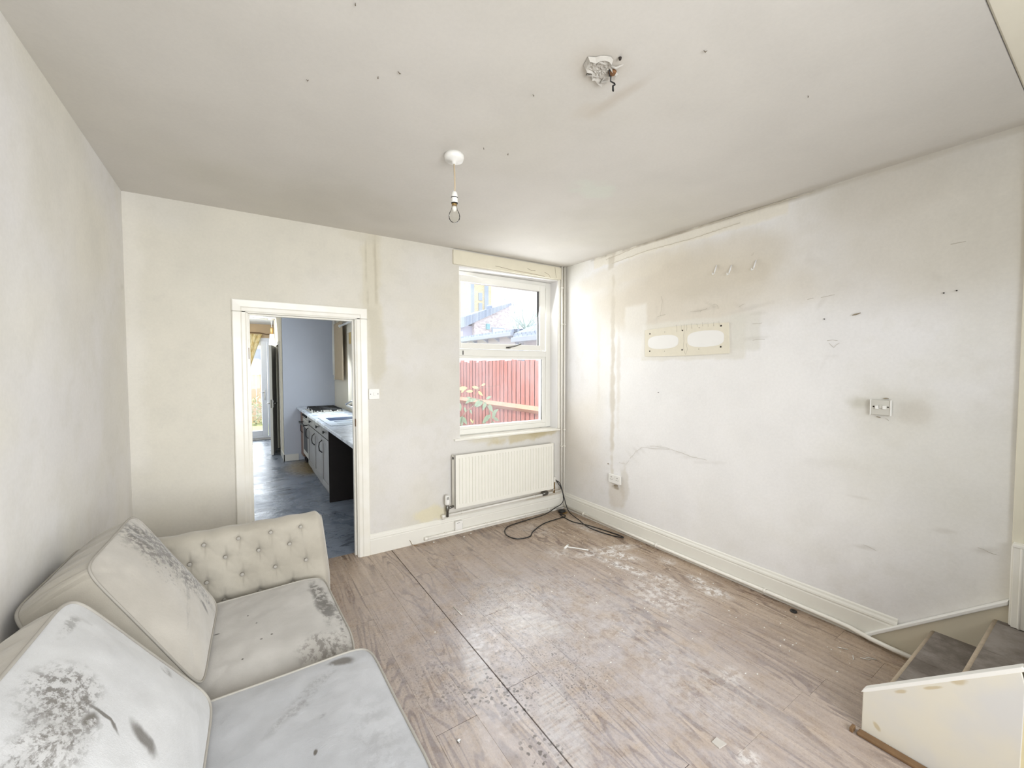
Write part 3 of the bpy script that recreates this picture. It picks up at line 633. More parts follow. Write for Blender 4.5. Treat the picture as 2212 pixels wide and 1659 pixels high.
MB().box(-.264, -.258, .128, .156, 1.795, 2.39).build('pane_gasket', m_dark, sash)
wp(MB().box(-1.255, -.16, .150, .158, .95, 1.68), 'pane', mat=m_glass, bev=0)
wp(MB().box(-1.25, -1.225, fy0+.006, fy1, .955, 1.675).box(-.212, -.165, fy0+.006, fy1, .955, 1.675).box(-1.225, -.212, fy0+.006, fy1, 1.650, 1.675).box(-1.225, -.212, fy0+.006, fy1, .955, .982), 'glazing_bead', bev=.003)
wp(MB().box(-.2135, -.2075, .138, .15, .985, 1.65), 'bead_gasket', mat=m_dark, bev=0)
wp(MB().box(-.70, -.655, .088, .104, 1.758, 1.775).tube([(-.675, .088, 1.766), (-.675, .066, 1.770), (-.60, .058, 1.788), (-.545, .055, 1.806)], [.008, .009, .008, .006], 8), 'window_handle', mat=m_steel, bev=0)
wp(MB().box(-1.185, -1.178, .119, .125, 1.685, 1.725), 'hinge_slot', mat=m_dark, bev=0)
# reveals, head board, sill
wp(MB().box(-1.2815, -1.279, .0, .19, .895, 2.5).box(-.101, -.098, 0, .19, .895, 2.5).box(-1.28, -.10, 0, .19, 2.492, 2.502), 'reveal', mat=m_wallp, bev=0)
wp(MB().box(-.098, -.070, -.012, .001, .9, 2.508), 'reveal_bead', mat=m_gloss)
wp(MB().box(-1.344, -.085, -.035, .0, .879, .896).box(-1.2795, -.1005, 0, .13, .879, .8985), 'window_sill', mat=m_gloss, bev=.003)
wp(MB().box(-1.28, -.10, .195, .32, .84, .90), 'outer_sill', mat=m_upvc)

# ------------------------------------------------------------------ radiator
rad = empty('radiator', (-.8, -.06, .27), label='cream ribbed panel radiator hung under the window', cat='radiator')
def R_(o): return P_(o)
x0, x1, zb, zt = -1.378, -.227, .273, .762
npitch = 33; pts = []
prof = []
L0, L1 = x0+.022, x1-.022
xsr = []
for i in range(npitch):
    a = L0+(L1-L0)*i/npitch; p = (L1-L0)/npitch
    for t_, d in ((0, 0), (.34, 0), (.42, .011), (.58, .011), (.66, 0)): xsr.append((a+p*t_, d))
xsr = [(x0, 0)]+xsr+[(L1, 0), (x1, 0)]
zr = np.array([zb, zb+.03, zb+.045, zt-.045, zt-.03, zt]); fz = [0, 0, 1, 1, 0, 0]
Pg = np.zeros((len(xsr), 6, 3))
for i, (x, d) in enumerate(xsr):
    for j in range(6): Pg[i, j] = (x, -.100+d*fz[j], zr[j])
R_(grid('front_panel', Pg, m_rad, rad, smooth=False))
R_(MB().box(x0, x1, -.0935, -.085, zb+.002, zt-.002).box(x0, x0+.004, -.1, -.086, zb, zt).box(x1-.004, x1, -.1, -.086, zb, zt).build('panel_body', m_rad, rad))
R_(MB().box(x0+.01, x1-.01, -.085, -.035, zt-.022, zt-.016).box(x0-.001, x0+.002, -.086, -.03, zb+.01, zt-.005).box(x1-.002, x1+.001, -.086, -.03, zb+.01, zt-.005).build('side_grille', m_rad, rad, .001))
R_(MB().box(x0+.03, x1-.03, -.05, -.03, zb+.02, zt-.02).build('rear_panel', m_rad, rad))
for q_ in (-1.20, -.43): R_(MB().box(q_, q_+.03, -.03, -.004, .35, .66).build('wall_bracket', m_steel, rad))
R_(MB().lathe([(.012, 0), (.012, -.006)], (x0-.0, -.062, zt-.03), 12, 'x').build('vent_plug', m_dark, rad))
v = R_(MB().lathe([(.012, .20), (.012, .255), (.016, .258), (.016, .29), (.013, .295), (.013, .318)], (-1.44, -.062, 0), 12).tube([(-1.44, -.062, .275), (-1.375, -.062, .29)], .011, 10).build('valve_body', m_steel, rad))
MB().lathe([(.017, .312), (.022, .318), (.024, .33), (.023, .385), (.020, .396), (.012, .40)], (-1.44, -.062, 0), 16).build('thermostatic_head', m_white, v)
for q_ in (-1.452, -1.441): MB().box(q_, q_+.004, -.0885, -.083, .365, .39).build('head_slot', m_steel, v)
v = R_(MB().tube([(-.235, -.062, .33), (-.195, -.062, .325), (-.195, -.062, .215)], .010, 10).build('return_valve', m_brass, rad))
MB().lathe([(.016, .335), (.017, .34), (.016, .385), (.01, .392)], (-.195, -.062, 0), 14).build('valve_cap', m_pipe, v)

# ------------------------------------------------------------------ pipes
def pipe(name, label, runs, r, clips=(), cat='pipe', loc=None):
    e = empty(name, loc or runs[0][0], label=label, cat=cat)
    for p in runs: P_(MB().tube(p, r, 10).build('pipe_run', m_pipe, e))
    for (c0, ax) in clips:
        x, y, z = c0; w = .007
        q = MB()
        if ax == 'x': q.tube([(x-w, y, z), (x+w, y, z)], r+.004, 12).box(x-w, x+w, y, y+.03 if y > -.1 else y, z-.01, z+.004)
        elif ax == 'y': q.tube([(x, y-w, z), (x, y+w, z)], r+.004, 12).box(x, x+.02, y-w, y+w, z-.004, z+.012)
        else: q.tube([(x, y, z-w), (x, y, z+w)], r+.004, 12).box(x-.006, x+.006, y, y+.022, z-.004, z+.006)
        P_(q.build('pipe_clip', m_pipe, e))
    return e
pipe('riser_pipe', 'left of two thin cream vertical pipes beside the window, against the corner', [[(-.066, -.030, .215), (-.066, -.030, 2.648)]], .0095, [((-.062, -.03, 2.03), 'z'), ((-.062, -.03, .70), 'z'), ((-.062, -.03, 2.42), 'z')])
pipe('riser_pipe', 'right of two thin cream vertical pipes, tucked in the room corner', [[(-.028, -.030, .03), (-.028, -.030, 2.648)]], .0095, [((-.026, -.03, 2.03), 'z'), ((-.026, -.03, .70), 'z'), ((-.026, -.03, .88), 'z')])
e = pipe('heating_pipe', 'upper cream pipe running under the radiator, just above the skirting', [[(-1.475, -.040, .205), (-.42, -.040, .213), (-.062, -.034, .215)], [(-1.44, -.062, .255), (-1.44, -.05, .206)], [(-.195, -.062, .255), (-.195, -.046, .215)]], .0115, [((-1.28, -.04, .2065), 'x'), ((-.45, -.04, .213), 'x')])
P_(MB().lathe([(.0155, -1.485), (.0155, -1.455)], (0, -.040, .205), 12, 'x').build('elbow', m_pipe, e))
P_(MB().tube([(-1.47, -.04, .205), (-1.47, -.038, .178)], .011, 10).build('elbow', m_pipe, e))
P_(MB().box(-.335, -.275, -.055, -.02, .20, .245).tube([(-.34, -.045, .222), (-.27, -.045, .226)], .016, 10).build('earth_clamp', m_steel, e))
e = pipe('heating_pipe', 'lower cream pipe along the foot of the skirting below the radiator', [[(-1.645, -.038, .036), (-1.2, -.036, .037), (-.7, -.036, .037), (-.05, -.036, .037)]], .0115, [((-1.45, -.037, .037), 'x'), ((-1.02, -.036, .037), 'x'), ((-.55, -.036, .037), 'x'), ((-.25, -.036, .037), 'x')])
P_(MB().lathe([(.0155, -1.652), (.0155, -1.62)], (0, -.038, .036), 12, 'x').build('pipe_cap', m_pipe, e))
rp = [(-.036, -.035, .040), (-.036, -1.2, .034), (-.036, -2.1, .036), (-.036, -2.50, .037), (-.040, -2.60, .036), (-.058, -2.70, .030), (-.066, -2.80, .028), (-.066, -2.95, .028)]
pipe('heating_pipe', 'long cream pipe running along the foot of the right hand wall to the stairs', [rp], .0125, [((-.036, -.35, .039), 'y'), ((-.036, -1.25, .034), 'y'), ((-.036, -2.13, .036), 'y')])

# ------------------------------------------------------------------ switches, socket, junction box
def plate_back(x, z, w, h, name, lab, cat):
    e = empty(name, (x, 0, z), label=lab, cat=cat)
    P_(MB().box(x-w/2, x+w/2, -.013, -.001, z-h/2, z+h/2).build('face_plate', m_white, e, .003)); return e
e = plate_back(-2.066, 1.341, .086, .086, 'light_switch', 'single white light switch beside the kitchen doorway', 'switch')
P_(MB().box(-2.074, -2.058, -.018, -.012, 1.329, 1.353).build('rocker', m_white, e, .0015))
for q_ in (-.03, .03): P_(MB().lathe([(.0035, -.0145), (.0035, -.012)], (-2.066+q_, 0, 1.341), 8, 'y').build('screw', m_screw, e))
e = empty('light_switch', (0, -2.702, 1.332), label='white plate switch with two rockers on the stained right hand wall', cat='switch')
P_(MB().box(-.022, -.008, -2.745, -2.659, 1.291, 1.373).build('face_plate', m_socketg, e, .002))
for q_ in (-2.747, -2.661): P_(MB().box(-.026, -.008, q_, q_+.004, 1.289, 1.375).build('plate_edge', m_white, e))
for y in (-2.688, -2.720): P_(MB().box(-.031, -.02, y-.0075, y+.0075, 1.324, 1.343).build('rocker', m_white, e, .001))
P_(MB().box(-.027, -.02, -2.711, -2.697, 1.326, 1.346).build('rocker_blank', m_socketg, e, .001))
for q_ in (-2.672, -2.734): P_(MB().lathe([(.004, -.0235), (.004, -.02)], (0, q_, 1.336), 8, 'x').build('screw', m_screw, e))
e = empty('power_socket', (0, -.758, .493), label='white double wall socket low on the right hand wall', cat='socket')
P_(MB().box(-.026, -.006, -.832, -.684, .452, .535).build('face_plate', m_white, e, .003))
for q_ in (-.772, -.752): P_(MB().box(-.031, -.024, q_, q_+.01, .502, .522).build('rocker', m_white, e, .001))
for y in (-.795, -.72):
    s_ = MB().box(-.0275, -.024, y-.003, y+.003, .505, .513).box(-.0275, -.024, y-.014, y-.008, .484, .489).box(-.0275, -.024, y+.008, y+.014, .484, .489)
    P_(s_.build('socket_slots', m_screw, e))
e = empty('junction_box', (-1.30, -.02, .04), label='small white square box fixed to the skirting under the radiator', cat='box')
P_(MB().box(-1.355, -1.28, -.052, -.0185, .049, .132).build('box_cover', m_white, e, .004)); P_(MB().box(-1.34, -1.31, -.0525, -.0515, .116, .119).build('cover_print', m_steel, e))
P_(MB().box(-1.279, -1.267, -.024, -.0185, .05, .095).build('box_tab', m_steel, e))

# stub hooks on the wall
for i, (y, z, lab) in enumerate(((-1.717, 2.268, 'small white wall hook, leftmost of the three above the bare panel'), (-1.829, 2.245, 'small white wall hook, middle one of the three above the bare panel'), (-2.000, 2.245, 'small white wall hook, rightmost of the three above the bare panel'))):
    e = empty('wall_hook', (0, y, z), label=lab, cat='hook', group='wall hooks on the right hand wall')
    P_(MB().tube([(-.004, y-.012, z+.05), (-.012, y-.004, z+.01), (-.016, y, z-.012)], [.004, .005, .003], 6).build('hook_strap', m_wallp, e))
    P_(MB().tube([(-.012, y, z-.006), (-.03, y+.004, z-.018), (-.032, y+.005, z-.004)], [.0055, .005, .003], 8).build('hook_tip', m_white, e))

# ------------------------------------------------------------------ pendant lamp
e = empty('pendant_lamp', (-2.042, -1.511, HC), label='bare clear bulb on a short flex hanging from a white ceiling rose', cat='lamp')
cx, cy = -2.042, -1.511
P_(MB().lathe([(.051, 2.652), (.051, 2.637), (.046, 2.622), (.012, 2.618), (.010, 2.606), (.005, 2.604)], (cx, cy, 0), 32).build('ceiling_rose', m_white, e))
P_(MB().tube([(cx, cy, 2.61), (cx+.003, cy, 2.55), (cx+.004, cy, 2.50), (cx+.002, cy, 2.455)], .0042, 8).build('cord', plain('aged_flex', lin(196, 178, 150), .5), e))
h = P_(MB().lathe([(.006, 2.468), (.013, 2.46), (.0165, 2.445), (.017, 2.408), (.016, 2.405)], (cx+.001, cy, 0), 20).build('lamp_holder', m_white, e))
for q_ in (2.436, 2.408): MB().lathe([(.0178, q_), (.0172, q_-.004)], (cx+.001, cy, 0), 20).build('holder_ring', m_dark, h)
def bulbglass():
    m = N('bulb_glass'); m.t.nodes.remove(m.b); tr = m.n('ShaderNodeBsdfTransparent'); tr.inputs[0].default_value = (.97, .97, .95, 1); gl = m.n('ShaderNodeBsdfGlossy'); gl.inputs['Roughness'].default_value = .05
    fr = m.n('ShaderNodeLayerWeight'); fr.inputs[0].default_value = .12; a = m.n('ShaderNodeMixShader'); m.l(fr.outputs['Fresnel'], a.inputs[0]); m.l(tr.outputs[0], a.inputs[1]); m.l(gl.outputs[0], a.inputs[2]); m.l(a.outputs[0], m.out.inputs[0]); return m.m
b = P_(MB().lathe([(.0125, 2.405), (.0135, 2.385), (.017, 2.372), (.026, 2.355), (.0295, 2.34), (.027, 2.324), (.018, 2.312), (.004, 2.307)], (cx, cy, 0), 28).build('bulb', bulbglass(), e))
MB().lathe([(.0135, 2.406), (.0138, 2.394)], (cx, cy, 0), 20).build('bulb_cap', m_brass, b)
MB().lathe([(.010, 2.39), (.0125, 2.378), (.006, 2.365)], (cx, cy, 0), 14).build('bulb_stem', m_white, b)

# ------------------------------------------------------------------ broken ceiling fitting with wires
e = empty('broken_ceiling_fitting', (-1.85, -2.37, HC), label='rough torn plaster patch with rusty wires poking out of the ceiling', cat='ceiling fitting')
m_pl = plain('torn_plaster', lin(192, 187, 178), .9, var=.12, vs=50, bump=.8, bs=80)
an = np.linspace(0, 2*PI, 25)[:-1]; rr = np.array([.075+.02*math.sin(2*a+.6)+.012*random.uniform(-1, 1) for a in an])
outl = [(-1.852+rr[i]*math.cos(an[i])*.86, -2.365+rr[i]*math.sin(an[i])*.80) for i in range(24)]
nr = 8; Pg = np.zeros((25, nr, 3))
for i in range(25):
    for j in range(nr):
        t_ = j/(nr-1); ox, oy = outl[i % 24]; zz = -.004-.007*(t_ > .72)*(t_ < .95)+.003*math.sin(i*1.7+j*2.1)-.003*random.random()*(i % 24 > 0)
        if j == nr-1: zz = -.0005
        if j == 0: zz = -.004
        Pg[i, j] = (-1.852+(ox+1.852)*t_, -2.365+(oy+2.365)*t_, HC+zz)
Pg[24] = Pg[0]
P_(grid('plaster_ring', Pg, m_pl, e, smooth=False))
for s in range(4):
    q = MB()
    a = .5+s*1.5; x, y = -1.852+.04*math.cos(a), -2.365+.04*math.sin(a)
    q.tube([(x, y, HC-.006), (x+.02*math.cos(a+1), y+.02*math.sin(a+1), HC-.009), (x+.03, y-.01*s, HC-.007)], [.003, .005, .002], 6)
    P_(q.build('plaster_lump', m_pl, e))
P_(MB().lathe([(.016, HC-.006), (.012, HC-.014)], (-1.815, -2.385, 0), 9).build('rusty_box', plain('rust', lin(130, 92, 58), .9, var=.4, vs=80), e))
P_(MB().tube([(-1.835, -2.39, HC-.008), (-1.825, -2.38, HC-.022), (-1.815, -2.378, HC-.016), (-1.81, -2.372, HC-.03), (-1.795, -2.378, HC-.036), (-1.80, -2.385, HC-.046), (-1.806, -2.38, HC-.050)], .0028, 6).tube([(-1.806, -2.38, HC-.048), (-1.802, -2.376, HC-.062), (-1.806, -2.382, HC-.070), (-1.81, -2.384, HC-.058), (-1.806, -2.38, HC-.050)], .0032, 6).build('wire', m_dark, e))
q = MB().lathe([(.004, HC-.009), (.006, HC-.001)], (-1.84, -2.445, 0), 8); P_(q.build('fixing_hole', m_screw, e))

# ------------------------------------------------------------------ stairs
m_tread = N('dusty_grey_stair'); _p = m_tread.pos(); _a = m_tread.noise(_p, 7, 6, .7); _b = m_tread.noise(m_tread.mapp(_p, (40, 7, 7)), 1, 5)
_c = m_tread.mix(m_tread.ramp(_a, .3, .7), lin(112, 103, 94), lin(150, 142, 134)); _c = m_tread.mix(m_tread.math('MULTIPLY', m_tread.ramp(_b, .58, .7), .6), _c, lin(78, 64, 54)); m_tread.base(_c); m_tread.r(.85); m_tread.bump(_a, .4, .003); m_tread = m_tread.m
m_nose = plain('worn_nosing', lin(176, 160, 138), .7, var=.25, vs=40)
m_string = plain('stringer_paint', lin(219, 210, 188), .5, var=.05, vs=5)
def outer_paint():
    m = N('outer_string_paint'); P = m.pos(); n = m.noise(P, 3, 4); w = m.noise(P, 22, 5)
    c = m.mix(m.ramp(n, .35, .65), lin(222, 216, 200), lin(212, 210, 206))
    s = m.n('ShaderNodeSeparateXYZ'); m.l(P, s.inputs[0]); cm = m.n('ShaderNodeCombineXYZ'); m.l(s.outputs[1], cm.inputs[0]); m.l(s.outputs[2], cm.inputs[1])
    for (y, z, a, b) in ((-3.155, .400, .025, .012), (-3.0, .255, .02, .006), (-2.93, .06, .008, .015), (-3.09, .33, .03, .005)):
        c = m.mix(m.math('MULTIPLY', m.ell(cm.outputs[0], y, z, a, b, -38, .4, w, 1.2), .7), c, lin(190, 172, 132))
    m.base(c); m.r(.45); m.bump(w, .1, .001); return m.m
m_outer = outer_paint()
st = empty('staircase', (-.4, -2.95, 0), label='enclosed wooden staircase with grey dusty treads climbing along the right hand wall', cat='stairs')
RZ = [.195, .362, .54, .72, .90, 1.08, 1.26, 1.44]; RY = [-2.948, -3.155, -3.37, -3.59, -3.81, -4.03, -4.25, -4.47]
for i, (z, y) in enumerate(zip(RZ, RY)):
    yb = RY[i+1] if i < 7 else -4.7
    tr = P_(MB().box(-.775, -.022, yb-.02, y, z-.025, z).build('tread', m_tread, st))
    MB().tube([(-.775, y+.004, z-.012), (-.022, y+.004, z-.012)], .0125, 10).build('nosing', m_nose, tr)
    P_(MB().box(-.775, -.022, y-.035, y-.02, (RZ[i-1] if i else 0), z-.025).build('riser', m_tread, st))
P_(MB().prism([(-2.645, .001), (-2.69, .045), (-3.20, .462), (-4.7, 1.72), (-4.7, 0)], 'x', -.024, -.0005).build('inner_string', m_string, st, .002))
slope = (.462-.045)/(3.20-2.69)
P_(MB().prism([(-2.655, .016), (-2.665, .032), (-3.185, .474), (-3.185, .452), (-2.70, .040), (-2.69, .016)], 'x', -.040, -.004).build('string_cap', m_white, st, .004))
# outer string panel
P_(MB().prism([(-2.880, .0), (-3.295, .0), (-3.305, .05), (-3.31, .48), (-3.298, .530), (-2.892, .187), (-2.882, .178)], 'x', -.802, -.776).build('outer_string', m_outer, st, .003))
P_(MB().prism([(-2.876, .172), (-2.886, .192), (-3.30, .543), (-3.312, .534), (-2.892, .180)], 'x', -.806, -.772).build('outer_string_cap', m_white, st, .002))
P_(MB().box(-.842, -.806, -3.30, -2.875, 0, .014).build('base_moulding', m_brown, st, .005))
P_(MB().prism([(-3.306, 0), (-4.7, 0), (-4.7, 1.72), (-3.306, .545)], 'x', -.80, -.776).build('outer_panel', plain('yellowed_plaster', lin(228, 216, 176), .7, var=.1, vs=14), st))
P_(MB().box(-.845, -.812, -2.865, -2.852, 0, .02).build('moulding_end', m_brown, st, .003))
q = MB().box(-.022, -.0005, -3.32, -3.186, .47, HC); o = q.build('trim_1', plain('jamb_paint', lin(222, 216, 196), .6, var=.04), None, .003); o['kind'] = 'structure'
q = MB().box(-.060, -.020, -3.30, -3.196, .365, .745).box(-.064, -.02, -3.304, -3.192, .735, .750).tube([(-.040, -3.194, .365), (-.040, -3.194, .735)], .007, 8).tube([(-.061, -3.22, .365), (-.061, -3.22, .735)], .005, 8)
P_(q.build('stair_post', m_gloss, st, .002))

# ------------------------------------------------------------------ floor litter
def cable_pts(ctrl, n=12):
    P = [Vector(p) for p in ctrl]; P = [2*P[0]-P[1]]+P+[2*P[-1]-P[-2]]; out = []
    for i in range(1, len(P)-2):
        for k in range(n):
            t = k/n; a, b, c_, d = P[i-1], P[i], P[i+1], P[i+2]
            out.append(.5*((2*b)+(-a+c_)*t+(2*a-5*b+4*c_-d)*t*t+(-a+3*b-3*c_+d)*t*t*t))
    out.append(P[-2]); return out
e = empty('coiled_cable', (-.1, -.12, 0), label='black cable looping out from the corner over the laminate', cat='cable')
z = .0065
P_(MB().tube(cable_pts([(-.20, -.060, .36), (-.12, -.075, .30), (-.10, -.10, .12), (-.20, -.075, .05), (-.36, -.10, .020), (-.60, -.10, z), (-.84, -.14, z), (-.95, -.28, z), (-.93, -.42, z), (-.80, -.45, z), (-.70, -.37, z), (-.50, -.27, z), (-.27, -.24, z), (-.20, -.24, z), (-.16, -.20, z), (-.19, -.15, z)]), .0048, 8).build('cable_loop', m_dark, e))
P_(MB().tube(cable_pts([(-.175, -.056, .36), (-.11, -.09, .24), (-.115, -.20, .05), (-.16, -.42, .020), (-.20, -.60, .012), (-.16, -.80, z), (-.105, -.935, z), (-.085, -.90, z), (-.11, -.75, z), (-.17, -.55, .012), (-.22, -.38, z), (-.20, -.18, z)]), .0048, 8).build('cable_loop', m_dark, e))
e = empty('cable_adapter', (-.13, -.13, 0), label='small black plug adapter lying where the cable meets the corner', cat='adapter')
P_(MB().lathe([(.028, .002), (.04, .006), (.042, .024), (.03, .034), (.01, .036)], (-.13, -.115, 0), 18).build('adapter_body', m_dark, e, .002)); P_(MB().box(-.15, -.10, -.165, -.15, .004, .014).build('adapter_pins', m_brass, e))
def thingmesh(name, label, cat, m, mat, bev=0, group=None):
    o = m.build(name, mat, None, bev); return tag(o, label, cat, group)
thingmesh('plastic_bracket', 'white T shaped plastic bracket lying on the laminate near the cable', 'bracket',
          MB().tube([(-.652, -.800, .006), (-.648, -.82, .007), (-.60, -.875, .006), (-.545, -.955, .006)], [.010, .006, .005, .006], 8).tube([(-.690, -.815, .006), (-.652, -.80, .008), (-.618, -.78, .006)], [.008, .011, .007], 8), m_white)
thingmesh('rubber_disc', 'small black rubber disc on the floor by the right hand pipe', 'disc', MB().lathe([(.006, .001), (.018, .001), (.020, .004), (.018, .009), (.010, .010), (.006, .006)], (-.075, -2.322, 0), 18), m_dark)
thingmesh('glass_shard', 'clear square glass shard lying on the planks in front of the stairs', 'shard', MB().prism([(-1.39, -2.595), (-1.345, -2.60), (-1.35, -2.56), (-1.388, -2.562)], 'z', .001, .006), plain('shard_glass', lin(196, 190, 182), .1))
thingmesh('wood_sliver', 'pale straight sliver of wood on the floor left of the white scuffs', 'sliver', MB().tube([(-1.862, -1.085, .003), (-1.855, -1.19, .003)], .0028, 6), plain('pale_sliver', lin(225, 222, 214), .6))
thingmesh('metal_ring', 'small shiny metal ring on the planks near the sofa front', 'ring', MB().lathe([(.004, .001), (.008, .001), (.009, .004), (.007, .006), (.004, .005)], (-2.26, -1.98, 0), 14), m_chrome)
thingmesh('twig', 'dry brown twig lying against the skirting near the doorway', 'twig', MB().tube([(-1.78, -.022, .05), (-1.765, -.035, .012), (-1.745, -.055, .006), (-1.70, -.065, .006), (-1.655, -.065, .006)], [.002, .0025, .004, .002, .001], 6), m_brown)
FL_ = ('thin white flake on the floor by the first stair, farthest left of four', 'thin white flake on the floor by the first stair, nearest the wall pipe', 'thin white flake on the floor by the first stair, upper of the close pair', 'thin white flake on the floor by the first stair, nearest the riser')
for i, (x, y, a) in enumerate(((-.275, -2.69, 20), (-.235, -2.63, -60), (-.235, -2.73, -55), (-.205, -2.745, -60))):
    L = .022; a = math.radians(a)
    thingmesh('paint_flake', FL_[i], 'flake', MB().tube([(x-L*math.cos(a), y-L*math.sin(a), .0022), (x+L*math.cos(a), y+L*math.sin(a), .0022)], .0018, 5), m_white, group='white flakes beside the first stair')
CR_ = ('small white plaster crumb on the floor just in front of the junction box', 'small white plaster crumb on the floor under the left end of the lower pipe', 'small white plaster crumb on the floor right of the junction box')
for i, (x, y) in enumerate(((-1.30, -.115), (-1.58, -.075), (-1.21, -.078))):
    thingmesh('plaster_crumb', CR_[i], 'crumb', MB().lathe([(.003, .0005), (.007, .003), (.003, .008)], (x, y, 0), 7, smooth=False), m_white, group='plaster crumbs under the lower pipe')
fl = MB()
for i in range(150):
    cxy = random.choice([(-.4, -1.25, .35), (-.3, -1.9, .3), (-.9, -2.0, .6), (-.6, -1.5, .5), (-1.4, -1.5, .6), (-.3, -.6, .3), (-.35, -2.5, .25)])
    x, y = random.gauss(cxy[0], cxy[2]*.5), random.gauss(cxy[1], cxy[2]*.5)
    if not (-2.4 < x < -.08 and -2.85 < y < -.1): continue
    if x > -.86 and y < -2.8: continue
    s = random.uniform(.0015, .0045); a = random.uniform(0, PI)
    fl.prism([(x+s*math.cos(a+t_)*(1.6 if k % 2 else 1), y+s*math.sin(a+t_)) for k, t_ in enumerate((0, 1.5, 3.1, 4.7))], 'z', .0004, .0022)
tag(fl.build('floor_crumbs', m_white), 'scattered white plaster crumbs over the laminate planks', 'debris', kind='stuff')

# ------------------------------------------------------------------ sofa
def setuv(o, uv):
    me = o.data; l = me.uv_layers.new(name='uv'); vi = np.zeros(len(me.loops), np.int32); me.loops.foreach_get('vertex_index', vi)
    l.data.foreach_set('uv', uv.reshape(-1, 2)[vi].reshape(-1).astype(np.float32))
def cushion(name, label, cat, quad, thick, mat, puff=.035, corner=.10, n=48, group=None, wr=.003, seed=0, piping=True, droop=None):
    """quad: front face corners A(u0v0) B(u1v0) C(u1v1) D(u0v1); body goes back along -normal by thick"""
    A, B, Cc, D = [np.array(q, float) for q in quad]
    nrm = np.cross(B-A, D-A); nrm /= np.linalg.norm(nrm)
    cen = (A+B+Cc+D)/4; w = np.linalg.norm(B-A); h = np.linalg.norm(D-A)
    root = empty(name, tuple(cen-nrm*thick), label=label, cat=cat, group=group); loc = np.array(root.location)
    def S(u, v):    # u,v in -1..1 square -> rounded outline position on the face plane
        m_ = np.maximum(np.abs(u), np.abs(v)); m_ = np.maximum(m_, 1e-6)
        p = 9.0
        l = (np.abs(u)**p+np.abs(v)**p)**(1/p)
        uu, vv = u*m_/np.maximum(l, 1e-6), v*m_/np.maximum(l, 1e-6)
        # slightly concave edges between the corners
        uu = uu*(1-.018*(1-vv**2)); vv = vv*(1-.018*(1-uu**2))
        s, t = (uu+1)/2, (vv+1)/2
        return A*((1-s)*(1-t))[..., None]+B*(s*(1-t))[..., None]+Cc*(s*t)[..., None]+D*((1-s)*t)[..., None]
    a = np.linspace(-1, 1, n); g = np.sin(a*PI/2)*.6+a*.4
    Uq, Vq = np.meshgrid(g, g, indexing='ij')
    base = S(Uq, Vq); crown = (1-np.abs(Uq)**2.6)*(1-np.abs(Vq)**2.6)
    edge = 1-np.maximum(np.abs(Uq), np.abs(Vq))
    wrk = (fbm(Uq*4+seed, Vq*4, seed)-.5)*2*wr*2 + np.sin((Uq*3+fbm(Uq*3, Vq*3, seed+3)*4)*3)*wr*.5*np.exp(-edge*6)
    front = base+nrm*(crown*puff+wrk*np.clip(edge*8, 0, 1))[..., None]
    if droop is not None: front = front+np.array([0, 0, 1])*droop(Uq, Vq)[..., None]
    back = base-nrm*(thick+crown*puff*.6)[..., None]
    # boxing: perimeter loop
    per = [(i, 0) for i in range(n-1)]+[(n-1, j) for j in range(n-1)]+[(i, n-1) for i in range(n-1, 0, -1)]+[(0, j) for j in range(n-1, 0, -1)]
    loopF = np.array([front[i, j] for i, j in per]); loopB = np.array([back[i, j] for i, j in per])
    out = loopF-(cen+nrm*np.dot(loopF-cen, nrm)[:, None]); out /= np.linalg.norm(out, axis=1)[:, None]
    k = 7; side = np.zeros((len(per)+1, k, 3))
    for j in range(k):
        t_ = j/(k-1); s_ = math.sin(PI*t_)
        ww = np.array([.012*s_ + .004*s_*math.sin(i*.9+seed)+.003*s_*math.sin(i*2.3) for i in range(len(per))])
        L_ = loopF*(1-t_)+loopB*t_+out*ww[:, None]
        side[:-1, j] = L_; side[-1, j] = L_[0]
    f = grid('cover', front-loc, mat, root); setuv(f, np.stack([(Uq+1)/2, (Vq+1)/2], -1))
    b_ = grid('back_cover', back-loc, m_velvet, root, flip=True)
    sd = grid('boxing', side-loc, m_velvet, root, flip=True)
    if piping:
        MB().tube([tuple(p+out[i]*.002+nrm*.001-loc) for i, p in enumerate(loopF)], .0040, 7, closed=True).build('piping', mat_pipe, root)
        MB().tube([tuple(p+out[i]*.002-loc) for i, p in enumerate(loopB)], .0048, 6, closed=True).build('piping', mat_pipe, root)
    return root
mat_pipe = plain('velvet_piping', lin(166, 161, 152), .9, var=.08, vs=30)
sofa = empty('sofa', (-3.1, -2.2, 0), label='dirty beige velvet sofa with a button tufted arm along the left hand wall', cat='sofa')
ml = velvet('sofa_body_velvet', [], (176, 169, 155))
P_(MB().box(-3.50, -2.64, -3.40, -1.00, .10, .30).build('seat_base', ml, sofa, .03, ))
P_(MB().box(-3.55, -3.40, -3.40, -.94, .10, .74).build('sofa_back', ml, sofa, .04, 3) if False else MB().box(-3.565, -3.47, -3.40, -.94, .10, .70).build('sofa_back', ml, sofa, .04))
for (x, y) in ((-2.70, -.98), (-3.45, -.98), (-2.70, -3.35), (-3.45, -3.35)):
    P_(MB().lathe([(.016, .0), (.026, .11)], (x, y, 0), 12).build('leg', m_brown, sofa))
